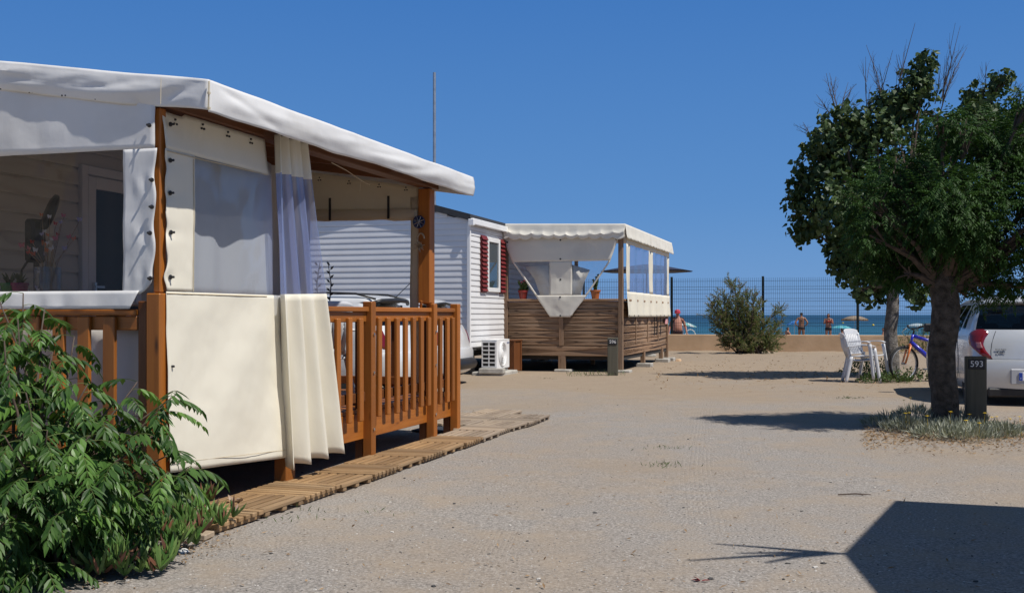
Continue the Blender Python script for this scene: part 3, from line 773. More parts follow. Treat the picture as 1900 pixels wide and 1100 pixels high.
b = MB()
for k in range(4):
    t = math.pi * k / 4 + .4; b.tube([(-.06*math.cos(t), -.028, -.06*math.sin(t)), (.06*math.cos(t), -.028, .06*math.sin(t))], .003, 4)
b.build('pattern', M['metal'], o_)
o_ = thing('dried_posy', 'pale dried posy with rope loop hanging on the terrace post', 'ornament', L(DO, -.035, 4.13, 1.89), ANG)
b = MB(); b.tube([(.02 + .035*math.cos(t), -.01, .05 + .05*math.sin(t)) for t in [i*.35 for i in range(15)]], .008, 5)
for k in range(22):
    t, ph = rnd.uniform(0, 6.3), rnd.uniform(.02, .075); b.tube([(0,0,-.02), (ph*math.cos(t), -.02 + rnd.uniform(-.04,.01), -.02 + ph*math.sin(t))], [.010, .003], 4)
b.build('stalks', pm('straw', (.42,.33,.22), .9, .3, 30), o_)
o_ = thing('clothes_peg', 'wooden peg sticking up from the terrace rail', 'peg', L(DO, .01, 4.06, 1.287), ANG)
b = MB(); b.box((0,0,.03), (.014, .018, .075), (.3, .25, 0)); b.box((.004,.012,.028), (.012, .012, .07), (.12, .25, 0)); b.build('peg', M['deck_z'], o_)

tb = thing('side_table', 'white table with dark edge behind the front window of the terrace', 'table', L(DO, -1.35, .62, FZ), ANG)
b = MB(); b.bx(-.75, .62, -.3, .3, .84, .87); b.build('table_top', M['white_pl'], tb, bevel=.008)
b = MB(); b.bx(-.73, .6, -.28, .28, .80, .838); b.build('apron', M['black'], tb)
lg = MB(); lg.bx(-.025, .025, -.025, .025, 0, .80)
for k, (x, y) in enumerate(((-.7,-.25),(.57,-.25),(-.7,.25),(.57,.25))):
    if k == 0: l0 = lg.build('leg', M['white_pl'], tb); l0.location = (x, y, 0)
    else: l1 = l0.copy(); COL.objects.link(l1); l1.parent = tb; l1.location = (x, y, 0)
TZ = FZ + .871
def onx_y(px, y):   # point of the near terrace frame seen at picture column px in the plane y
    k = (px - CX) / FPX
    return (k * (DO[1] + UY * y) - DO[0] - UX * y) / (VX - k * VY)
for px, colr, nm in ((17, (.03,.25,.05), 'green plastic pot with a small plant on the white table'), (37, (.35,.02,.14), 'pink plastic pot with a small plant on the white table')):
    x = onx_y(px, .40)
    p_ = thing('plant_pot', nm, 'plant pot', L(DO, x, .40, TZ), ANG)
    b = MB(); b.lathe([(.036, 0), (.052, .10), (.056, .10), (.056, .118), (.050, .118), (.046, .10), (0, .10)], 18); b.build('pot', pm('pot_' + nm[:4], colr, .35, .1, 8), p_, smooth=True, angle=40)
    b = MB()
    for k in range(26):
        t, r, hh = rnd.uniform(0, 6.3), rnd.uniform(.01, .05), rnd.uniform(.03, .09)
        b.tube([(0,0,.10), (r*.6*math.cos(t), r*.6*math.sin(t), .10+hh*.7), (r*math.cos(t), r*math.sin(t), .10+hh)], [.004, .005, .001], 4)
    b.build('plant', M['leaf_low'], p_)
x = onx_y(88, .45)
vs_ = thing('glass_vase', 'clear glass vase of twigs and paper butterflies on the white table', 'vase', L(DO, x, .45, TZ), ANG)
b = MB(); b.open = 1; b.lathe([(.085, 0), (.085, .22), (.078, .22), (.078, .01)], 24); b.build('vase', clear('vase_glass', (.86,.88,.92), .06, .03, .08), vs_, smooth=True, angle=40)
b = MB(); tips = []
for k in range(14):
    t, r, hh = rnd.uniform(0, 6.3), rnd.uniform(.05, .24), rnd.uniform(.34, .58)
    e = (r*math.cos(t), r*.5*math.sin(t), hh); tips.append(e); b.tube([(.03*math.cos(t+2), .03*math.sin(t+2), .01), (r*.3*math.cos(t), r*.2*math.sin(t), .25), e], [.004, .0035, .002], 4)
    tips.append((e[0]*.7, e[1]*.7 - .01, .25 + (hh-.25)*.6))
b.build('twigs', pm('pale_twig', (.35,.25,.16), .8, .2, 30), vs_)
pal = [pm('paper_' + nn, c, .6, .05, 9) for nn, c in (('red', (.45,.04,.02)), ('white', (.6,.6,.65)), ('orange', (.5,.12,.03)), ('lilac', (.35,.32,.5)), ('pink', (.5,.14,.18)))]
b = MB()
spots = tips + [(rnd.uniform(-.07,.07), -.088, rnd.uniform(.03,.2)) for _ in range(6)]
for k, e in enumerate(spots):
    b.cur = k % 5 if k < len(tips) else (1 if k % 2 else 3); s_ = rnd.uniform(.015, .026) if k < len(tips) else .015; a = rnd.uniform(-.5, .5)
    for sg in (-1, 1):
        pts = [(0,0,-.3), (.5,.1,-.7), (.8,.2,-.1), (1,.3,.7), (.4,.15,.6), (0,0,.3)]
        q = [Vector((e[0] + s_*(sg*u*math.cos(a) - w_*math.sin(a)), e[1] - s_*v, e[2] + s_*(w_*math.cos(a) + sg*u*math.sin(a)))) for u, v, w_ in pts]
        b.add(q, [(0,1,2,3,4,5)])
b.build('butterflies', pal, vs_)
x = onx_y(24, .72)
fn = thing('pedestal_fan', 'dark pedestal fan standing behind the front window', 'fan', L(DO, x, .95, FZ), ANG)
b = MB(); b.lathe([(.19, 0), (.19, .02), (.05, .04), (.022, .06), (.022, 1.15), (.03, 1.15), (.03, 1.42), (0, 1.42)], 18); b.build('stand', M['black'], fn, smooth=True, angle=40)
b = MB(); b.bx(-.06, .03, -.07, .07, 1.15, 1.46); b.build('motor', M['black'], fn, bevel=.02)
b = MB(); b.lathe([(0, -.03), (.10, -.028), (.135, -.015), (.14, .0), (.135, .015), (.10, .028), (0, .03)], 24, (0,0,0), 'X')
c_ = b.build('guard', M['black'], fn, smooth=True); c_.location = (.13, -.02, 1.50); c_.rotation_euler = (0, .35, .85)
b = MB(); b.tube([(-.05, 0, 1.2), (-.13, 0, 1.1), (-.17, .02, .9), (-.15, .02, .6)], .008, 6); b.build('cable', M['black'], fn)
# black scroll ornament
wo = thing('scroll_ornament', 'black leafy scroll ornament seen through the side curtain', 'ornament', L(DO, -1.02, 4.10, 1.32), ANG)
b = MB()
for sg in (-.06, .06):
    b.tube([(sg, 0, 0), (sg*1.3, 0, .2), (sg*.7, 0, .42)], [.006, .006, .003], 5)
    for k in range(9):
        z = .04 + k * .042; s2 = 1 if k % 2 else -1
        b.prism([(sg*1.1, 0, z), (sg*1.1 + s2*.025, 0, z + .012), (sg*1.1 + s2*.04, 0, z + .04), (sg*1.1 + s2*.012, 0, z + .03)], (0, .004, 0))
b.bx(-.1,.1,-.02,.02,-.05,0); b.build('scroll', M['black'], wo)
st = MB(); st.bx(-.12,.12,-.06,.06,-.88,-.05); st.build('stand', M['dark_z'], wo)
# ------------------------------------------------------------------ far terrace (brown boards, scalloped canvas)
t2 = thing('wooden_terrace', 'weathered brown boarded terrace with scalloped white canvas roof, far one by the sea', 'terrace', L(TO, 0, 0), ANG)
LX, DY = -2.56, 6.05
def p2(x, y, z0, z1, wx=.09, wy=.09):
    b = MB(); b.bx(x - wx/2, x + wx/2, y - wy/2, y + wy/2, z0, z1); return b.build('post', M['brown_z'], t2, bevel=.008)
p2(0, 0, .0, 3.02, .10, .10); p2(LX, 0, .0, 3.05, .10, .10); p2(0, DY, .04, 2.98, .10, .10); p2(LX + .1, DY, .04, 3.0)
p2(-1.29, .01, .03, .34, .16, .09); p2(.0, 2.6, .06, .40, .10, .12); p2(.0, 5.2, .06, .40, .10, .12); p2(-1.3, 3, .0, .34, .1, .1); p2(-1.3, DY, .0, .34, .1, .1)
b = MB(); x = LX
while x < -.06: b.bx(x, x + .135, .06, DY - .06, .36, .39); x += .142
b.build('deck_floor', M['brown_y'], t2)
def boards(mb, x0, x1, z0, n, h, y, axis='x'):
    for k in range(n):
        za = z0 + k * h; j = rnd.uniform(-.003, .003)
        if axis == 'x': mb.add([(x0, y-.004+j, za), (x1, y-.004+j, za), (x1, y-.022+j, za+.012), (x0, y-.022+j, za+.012), (x0, y-.022+j, za+h-.028), (x1, y-.022+j, za+h-.028), (x1, y-.002, za+h-.012), (x0, y-.002, za+h-.012), (x0, y+.005, za+h), (x1, y+.005, za+h)], [(0,1,3,2),(2,3,5,4),(4,5,7,6),(6,7,9,8)])
        else: mb.add([(y+.004+j, x0, za), (y+.004+j, x1, za), (y+.022+j, x1, za+.012), (y+.022+j, x0, za+.012), (y+.022+j, x0, za+h-.028), (y+.022+j, x1, za+h-.028), (y+.002, x1, za+h-.012), (y+.002, x0, za+h-.012), (y-.005, x0, za+h), (y-.005, x1, za+h)], [(0,1,3,2),(2,3,5,4),(4,5,7,6),(6,7,9,8)])
b = MB(); boards(b, LX + .05, -1.35, .56, 6, .160, -.01); boards(b, -1.25, -.05, .56, 6, .160, -.01); boards(b, LX + .05, -.05, .335, 1, .225, -.012)
b.bx(LX + .06, -.06, .0, .03, .34, 1.50); b.build('front_boards', M['brown_x'], t2)
b = MB(); b.bx(-1.35, -1.25, -.045, .0, .56, 1.51); b.build('batten', M['brown_z'], t2, bevel=.004)
b = MB(); b.bx(LX + .05, -.05, -.07, .08, 1.512, 1.562); b.bx(-.07, .08, .05, DY, 1.512, 1.56); b.build('top_rail', M['brown_x'], t2, bevel=.006)
b = MB(); boards(b, .05, DY - .05, .34, 7, .166, .012, 'y'); b.bx(-.03, .0, .06, DY - .06, .34, 1.5); b.build('side_boards', M['brown_y'], t2)
b = MB()
for yy in (1.5, 3.0, 4.5): b.bx(.036, .052, yy - .03, yy + .03, .58, 1.5)
b.build('batten', M['brown_z'], t2)
b = MB(); b.bx(LX, 0, .1, DY, .25, .35); b.build('joist', M['dark'], t2)
b = MB()
for x, y in ((0, 0), (-1.29, .0), (0, 2.6), (0, 5.2), (0, DY)): b.bx(x - .14, x + .22, y - .16, y + .16, -.04, .05 if y < 1 else .09)
b.build('support_block', M['block'], t2, bevel=.015)
# roof canvas with scalloped valance
EZ2, SL2 = 3.14, .025
r2 = lambda x, y: EZ2 - (x - .1) * SL2 + .05 * 0
b = MB()
def crease(x, y): return .03 * abs(fbm((x * 1.5, y * 1.5, 2), 3))
b.grid(lambda u, v: ((X := .11 - u * 2.68), (Y := -.12 + v * 6.4), r2(X, Y) - .04 * math.sin(math.pi * min(1, u)) ** 2 * (.4 + .6 * math.sin(v * 9.4) ** 2)), 30, 30)
def vfront(u, v):
    x = .11 - u * 2.68; n_ = u * 10.5
    zb = .28 + .055 * abs(math.sin(n_ * math.pi / 1.0)) ** .7
    droop = .03 * math.exp(-((u - .87) / .1) ** 2)
    swag = math.exp(-((v - .55 - .25 * math.sin(u * 3.1)) / .12) ** 2)
    return (x, -.12 - .05 * v - .035 * swag - .02 * fbm((x * 1.6, v * 1.5, 4), 3) * v - .01 * math.sin(u * 40) * v, r2(x, 0) - v * (zb + droop))
b.grid(vfront, 130, 10)
def vside(u, v):
    y = -.12 + u * 6.4; zb = .28 + .035 * abs(math.sin(u * 30 * math.pi)) ** .7
    return (.11 + .05 * v + .015 * fbm((y * 1.5, v * 1.5, 1), 3) * v + .008 * math.sin(u * 90) * v, y, r2(.11, y) - v * zb + .05 * 0)
b.grid(vside, 240, 8)
b.grid(lambda u, v: (-2.57, -.12 + u * .5, r2(-2.57, 0) - v * .28), 4, 4)
b.build('awning_roof', M['canvas2'], t2, smooth=True, solid=.004, angle=50)
# front curtain gathered into a point
b = MB(); FYC = -.065
def poly_x(z):          # left and right limits at height z
    L_ = [(2.93, -2.60), (2.70, -2.53), (2.38, -2.40), (1.64, -1.87), (1.173, -1.54)]
    R_ = [(2.93, -.02), (2.80, -.06), (2.345, -.22), (1.636, -.72), (1.173, -1.085)]
    def ip(T):
        for (za, xa), (zb, xb) in zip(T, T[1:]):
            if z >= zb - 1e-6: return xa + (xb - xa) * (za - z) / (za - zb)
        return T[-1][1]
    return ip(L_), ip(R_)
def yfl(x, z): 
    return FYC - .018 * fbm((x * 2.2, z * 2.2, 6), 3) - .014 * math.sin(x * 9 + z * 2) * max(0, (z - 2.2)) - .05 * max(0, 1.9 - z) * .5
rows = [2.93 + (1.173 - 2.93) * j / 60 for j in range(61)]
def piece(zhi, zlo, fl, fr, nu=14, nv=20):
    def f(u, v):
        z = zhi + (zlo - zhi) * v; a, c = fl(z), fr(z); x = a + u * (c - a); return (x, yfl(x, z), z)
    b.grid(f, nu, nv)
l_ = lambda z: poly_x(z)[0]; r_ = lambda z: poly_x(z)[1]
piece(2.93, 2.37, l_, r_, 50, 14); piece(2.37, 1.64, lambda z: -1.555, lambda z: -1.05, 12, 24); piece(1.64, 1.173, l_, r_, 24, 14)
piece(2.37, 1.64, l_, lambda z: l_(z) + .05, 2, 20); piece(2.37, 1.64, lambda z: r_(z) - .045, r_, 2, 20)
# corners folded back behind the window
def fold(p, a, c):
    p, a, c = Vector(p), Vector(a), Vector(c); d = (c - a).normalized(); q = a + d * (p - a).dot(d); return 2 * q - p
for pl_ in ([(-2.10,2.26),(-1.50,2.31),(-1.50,1.20),(-1.57,1.20),(-1.76,1.60),(-1.90,2.00)], [(-1.10,2.31),(-.66,2.18),(-.80,1.90),(-.88,1.62),(-1.05,1.20),(-1.10,1.20)]):
    b.add([(x_, FYC + .035 + .02 * math.sin(z_ * 5), z_) for x_, z_ in pl_], [tuple(range(6))])
fc = b.build('front_curtain', M['canvas2'], t2, smooth=True, solid=.004)
b = MB(); b.open = 1
piece(2.37, 1.64, lambda z: l_(z) + .05, lambda z: -1.555, 14, 20); piece(2.37, 1.64, lambda z: -1.05, lambda z: r_(z) - .045, 14, 20)
b.build('window', M['clear'], fc, smooth=True)
b = MB()
for z in (2.83, 2.42, 1.98, 1.60, 1.20): b.lathe([(0, -.012), (.02, -.008), (.02, 0)], 8, (-1.31, yfl(-1.31, z) - .003, z), 'Y')
for x, z in ((-2.5, 2.80), (-.08, 2.82)): b.lathe([(0, -.012), (.02, -.008), (.02, 0)], 8, (x, FYC - .03, z), 'Y')
b.build('eyelet', M['black'], fc)
# side curtain with two windows
b = MB(); SXC = .085
def sx_(y, z): return SXC + .022 * math.sin(y * 7.3 + .7 * fbm((y, z, 0))) * (.5 + .5 * (2.95 - z)) + .01 * fbm((y * 2, z * 2, 1)) + .05 * max(0, 1.75 - z)
def pc(y0, y1, z0, z1, nu, nv): b.grid(lambda u, v: ((Y := y0 + u * (y1 - y0)), 0, 0) and (sx_(Y, (Z := z0 + v * (z1 - z0))), Y, Z), nu, nv)
W1, W2 = (.62, 2.85), (3.45, 5.65)
pc(.12, 6.0, 2.74, 2.93, 80, 4); pc(.12, 6.05, 1.17, 1.72, 90, 10)
pc(.12, W1[0], 1.72, 2.74, 10, 14); pc(W1[1], W2[0], 1.72, 2.74, 10, 14); pc(W2[1], 6.0, 1.72, 2.74, 8, 14)
sc2 = b.build('side_curtain', M['cream'], t2, smooth=True, solid=.004)
b = MB(); b.open = 1; pc(*W1, 1.72, 2.74, 30, 14); pc(*W2, 1.72, 2.74, 30, 14); b.build('window', M['clearblue'], sc2, smooth=True)
b = MB()
for y in (.2, .9, 1.6, 2.3, 3.0, 3.7, 4.4, 5.1, 5.8): b.lathe([(.018, 0), (.018, .008), (0, .012)], 8, (sx_(y, 1.2) + .002, y, 1.2), 'X')
b.build('eyelet', M['black'], sc2)
b = MB()
for y in (3.6, 3.95, 4.5): b.tube([(.10, y, 1.18), (.105, y + .03, .95), (.1, y - .02, .72)], .012, 5)
b.build('strap', M['black'], t2)
b = MB(); b.bx(.045, .052, 5.55, 5.95, .98, 1.12); b.build('sticker', pm('pink_label', (.7,.35,.35), .6, .3, 20), t2)

# pots on the rail
def railpot(px, py, colr, lab, kind):
    k = (px - CX) / FPX
    x = (k * TO[1] - TO[0]) / (VX - k * VY)
    p_ = thing('plant_pot', lab, 'plant pot', L(TO, x, .03, 1.563), ANG)
    b = MB(); b.lathe([(.075, 0), (.10, .15), (.115, .15), (.115, .19), (.10, .19), (.095, .16), (0, .16)], 16); b.build('pot', pm('pot_glaze_' + kind, colr, .4, .1, 8), p_, smooth=True, angle=40)
    b = MB()
    if kind == 'cactus':
        for t, r, h in ((0, .02, .30), (2, .07, .2), (4, .06, .24), (5.2, .08, .15), (1, .1, .35)):
            e = Vector((r*math.cos(t), r*math.sin(t)*.5, .16 + h)); b.tube([(0,0,.15), e*.6 + Vector((0,0,.06)), e], [.025, .03, .012], 6)
            b.lathe([(0, -.03), (.035, 0), (0, .03)], 6, e)
    else:
        for k in range(60):
            t, r, h = rnd.uniform(0, 6.3), rnd.uniform(.02, .16), rnd.uniform(.06, .26)
            b.tube([(0,0,.15), (r*.6*math.cos(t), r*.6*math.sin(t), .15+h*.8), (r*math.cos(t), r*math.sin(t), .16+h)], [.006, .022, .002], 4)
    b.build('plant', M['leaf_low'], p_)
    if kind != 'cactus':
        b = MB()
        for k in range(14):
            t, r, h = rnd.uniform(0, 6.3), rnd.uniform(.02, .12), rnd.uniform(.25, .40); b.lathe([(0, -.02), (.03, 0), (0, .02)], 6, (r*math.cos(t), r*math.sin(t), h))
        b.build('flowers', M['red'], p_)
railpot(970, 548, (.28,.03,.02), 'red flower pot with plant at the left end of the brown rail', 'flower')
railpot(1104, 548, (.40,.12,.035), 'orange pot with cactus at the right end of the brown rail', 'cactus')

# navy parasol behind the far terrace
a = PX(1200, 500, 32)
pr = thing('parasol', 'large dark navy parasol open behind the brown terrace', 'parasol', (a.x, a.y, 0))
b = MB(); b.lathe([(1.35, 2.50), (1.37, 2.52), (.7, 2.64), (.05, 2.72), (0, 2.72)], 8); b.lathe([(1.35, 2.49), (.7, 2.60), (.04, 2.66)], 8); b.build('canopy', pm('navy_cloth', (.02,.025,.055), .7, .2, 6), pr)
b = MB(); b.cyl((0,0,.02), (0,0,2.70), .025, n=10); b.build('pole', M['metal'], pr, smooth=True)
b = MB(); b.lathe([(.28, 0), (.28, .05), (.06, .09), (0, .09)], 16); b.build('base', M['block'], pr)

# ------------------------------------------------------------------ air conditioner, wooden box, number posts
ac = thing('air_conditioner', 'white outdoor air conditioning unit on a pale block beside the wooden box', 'air conditioner', L(TO, -2.47, -1.93, .13), ANG)
b = MB(); b.bx(-.0, .33, 0, .84, 0, .575); b.bx(-.005, .335, -.005, .845, .575, .59)
b.build('casing', M['white_pl'], ac, bevel=.012)
b = MB(); b.bx(.02, .31, -.012, -.002, .045, .54); b.build('grille_back', M['black'], ac)
b = MB()
for k in range(7): z = .045 + k * .0825; b.bx(.02, .31, -.024, -.008, z - .011, z + .011)
for k in range(3): x = .025 + k * .14; b.bx(x - .012, x + .012, -.022, -.010, .04, .545)
b.build('grille', M['white_pl'], ac)
b = MB()
for r in (.235, .205, .175, .145, .115, .085): b.tube([(.342, .35 + r*math.cos(t*.2618), .29 + r*math.sin(t*.2618)) for t in range(25)], .0075 if r < .23 else .014, 4)
for k in range(8): t = k * math.pi / 4; b.bar((.342, .35 + .07*math.cos(t), .29 + .07*math.sin(t)), (.342, .35 + .235*math.cos(t), .29 + .235*math.sin(t)), .008, .008)
b.lathe([(0, .352), (.075, .35), (.08, .335)], 16, (0, .35, .29), 'X'); b.build('fan_guard', M['white_pl'], ac)
b = MB(); b.lathe([(.24, .333), (0, .3335)], 24, (0, .35, .29), 'X'); b.build('fan', pm('grey_fan', (.30,.31,.32), .6, .3, 5), ac)
b = MB(); b.bx(.331, .336, .66, .81, .50, .53); b.build('nameplate', pm('grey_blue_print', (.25,.28,.4), .5, .1, 5), ac)
b = MB(); b.bx(.02, .06, .05, .79, -.05, -.0); b.bx(.27, .31, .05, .79, -.05, 0); b.build('feet', M['metal'], ac)
bl = thing('concrete_slab', 'pale flat concrete slab under the air conditioning unit', 'slab', L(TO, -2.30, -1.56, 0), ANG)
b = MB(); b.bx(-.32, .32, -.55, .55, -.04, .075); b.build('slab', M['block'], bl, bevel=.02)
bb = MB(); bb.box((.1, -.5, .1), (.5, .22, .10), (0, 0, .1)); bb.build('plank', M['block'], bl, bevel=.01)
bx_ = thing('wooden_box', 'orange brown wooden box between the air conditioner and the brown terrace', 'box', L(TO, -2.33, -.62, 0), ANG)
b = MB(); b.bx(-.2, .22, -.28, .28, .03, .66); b.build('body', M['dark_z'], bx_, bevel=.004)
b = MB(); b.bx(-.225, .245, -.305, .305, .662, .69); b.build('lid', M['dark_x'], bx_, bevel=.004)
b = MB(); b.bx(.221, .236, -.28, -.2, .03, .655); b.bx(.221, .236, .2, .28, .03, .655); b.build('batten', M['dark_z'], bx_)
def numpost(num, p, lab, rz):
    o = thing('number_post', lab, 'number post', p, rz)
    b = MB(); b.bx(-.105, .105, -.055, .055, -.06, .765); b.build('post', M['post_z'], o, bevel=.008)
    b = MB(); b.bx(-.085, .085, -.064, -.056, .625, .735); pl = b.build('number_plate', M['black'], o, bevel=.004)
    t = link('number', text_mesh(num, .092, .0015), pl); t.data.materials.append(M['white_pl']); t.location = (0, -.0665, .682); t.rotation_euler = (R(90), 0, 0)
    return o
numpost('596', G(1137, 697.5), 'grey wooden post numbered 596 before the brown terrace', -.12)
numpost('593', PX(1810, 791, 11.75) * 1.0, 'grey wooden post numbered 593 in front of the silver car', -.20)

# ------------------------------------------------------------------ duckboard tiles
def tile(kind, mat):
    b = MB(); hw = .247
    if kind == 0:
        for k in range(7): x = -hw + .033 + k * .0716; b.bx(x - .024, x + .024, -hw, hw, .030, .056)
        for y in (-.2, 0, .2): b.bx(-hw + .01, hw - .01, y - .025, y + .025, .004, .030)
    else:
        for k in range(7): y = -hw + .033 + k * .0716; b.bx(-hw, hw, y - .024, y + .024, .030, .056)
        for x in (-.2, 0, .2): b.bx(x - .025, x + .025, -hw + .01, hw - .01, .004, .030)
    return b
protos = {}
nn = ['first', 'second', 'third', 'fourth', 'fifth', 'sixth', 'seventh', 'eighth', 'ninth', 'tenth', 'eleventh', 'twelfth', 'thirteenth', 'fourteenth']
def put(kind, grey, x, y, rz, lab, dz=0):
    key = (kind, grey)
    if key not in protos:
        m_ = M[('duckgrey_' if grey else 'duck_') + ('y' if kind == 0 else 'x')]
        o = tile(kind, m_).build('duckboard', m_, None, bevel=.004); protos[key] = o
    else: o = protos[key].copy(); COL.objects.link(o)
    p = L(DO, x, y); o.location = (p.x, p.y, gz(p.x, p.y) + .004 + dz); o.rotation_euler = (rnd.uniform(-.012,.012), rnd.uniform(-.012,.012), ANG + rz)
    tag(o, lab, 'duckboard', 'wooden duckboard tiles along the terrace')
for k in range(14):
    y = .07 + k * .502; g_ = k > 8
    put((k + 1) % 2, g_, .29 + rnd.uniform(-.015,.015), y, rnd.uniform(-.03,.03), '%s wooden duckboard from the bush in the row beside the orange terrace%s' % (nn[k], ', bleached grey' if g_ else ''))
q = 0
for x, y in ((-.22, 5.6), (-.22, 6.1), (-.22, 6.6), (-.72, 6.1), (-.72, 6.6), (-1.22, 6.6), (-.22, 7.1)):
    put(q % 2, True, x, y, rnd.uniform(-.03,.03), 'bleached duckboard beyond the orange terrace, %s of that patch' % nn[q], .002); q += 1
p = L(DO, -.15, 5.15); o = MB(); o.bx(-.3, .25, -.22, .22, .0, .018)
o = o.build('door_mat', pm('dark_mat', (.03,.035,.045), .95, .4, 30, .5), None, bevel=.004); o.location = (p.x, p.y, gz(p.x,p.y) + .008); o.rotation_euler = (0, 0, ANG); tag(o, 'small dark mat on the ground at the far end of the orange terrace', 'mat')
p = L(DO, .30, -.30); o = MB(); o.bx(-.24, .24, -.055, .055, .01, .04)
o = o.build('plank', M['duckgrey_x'], None, bevel=.004); o.location = (p.x, p.y, gz(p.x, p.y)); o.rotation_euler = (.03, .02, ANG + .08); tag(o, 'bleached loose plank at the near end of the duckboards', 'plank')
# ------------------------------------------------------------------ cars
M['rubber'] = pm('tyre_rubber', (.022,.022,.023), .85, .25, 30, .2)
M['alloy'] = pm('wheel_alloy', (.45,.46,.48), .35, .1, 9, 0, .85)
M['silver'] = paint('silver_white_car_paint', (.60,.62,.65), .28, .25)
M['whitepaint'] = paint('white_car_paint', (.72,.73,.74), .22)
def tint(name, t, g=.06):
    return clear(name, t, g, .02, .0)
M['tint'] = tint('dark_car_glass', (.16,.18,.19), .05)
m, nt, n, l, b = newmat('red_tail_lamp'); b.inputs['Base Color'].default_value = (.17,.006,.009,1); b.inputs['Roughness'].default_value = .12; b.inputs['Coat Weight'].default_value = 1
M['tail'] = m
m, nt, n, l, b = newmat('clear_tail_lamp'); b.inputs['Base Color'].default_value = (.30,.12,.13,1); b.inputs['Roughness'].default_value = .15; b.inputs['Coat Weight'].default_value = 1
M['taillens'] = m
FR = [0, .05, .10, .17, .26, .30, .42, .52, .55, .66, .75, .80, .9, 1]
def outline(w, yr, yf, rr, rf, bow):
    pts = []
    for i in range(9):
        x = -(w - rr) + 2 * (w - rr) * i / 8; pts.append((x, yr + bow * (x / w) ** 2))
    yb = yr + bow * ((w - rr) / w) ** 2; fbw = .16
    def arc(cx, cy, rx, ry, a0, a1, n_):
        return [(cx + rx*math.cos(a0 + (a1-a0)*i/n_), cy + ry*math.sin(a0 + (a1-a0)*i/n_)) for i in range(1, n_)]
    yfb = yf - fbw * ((w - rf) / w) ** 2
    pts += arc(w - rr, yb + rr, rr, rr, -math.pi/2, 0, 5)
    pts += [(w, yb + rr + (yfb - rf - yb - rr) * f) for f in FR]
    pts += arc(w - rf, yfb - rf, rf, rf, 0, math.pi/2, 5)
    for i in range(9):
        x = (w - rf) - 2 * (w - rf) * i / 8; pts.append((x, yf - fbw * (x / w) ** 2))
    pts += arc(-(w - rf), yfb - rf, rf, rf, math.pi/2, math.pi, 5)
    pts += [(-w, yb + rr + (yfb - rf - yb - rr) * f) for f in reversed(FR)]
    pts += arc(-(w - rr), yb + rr, rr, rr, math.pi, 1.5*math.pi, 5)
    return pts
NPT = 9 + 4 + len(FR) + 4 + 9 + 4 + len(FR) + 4
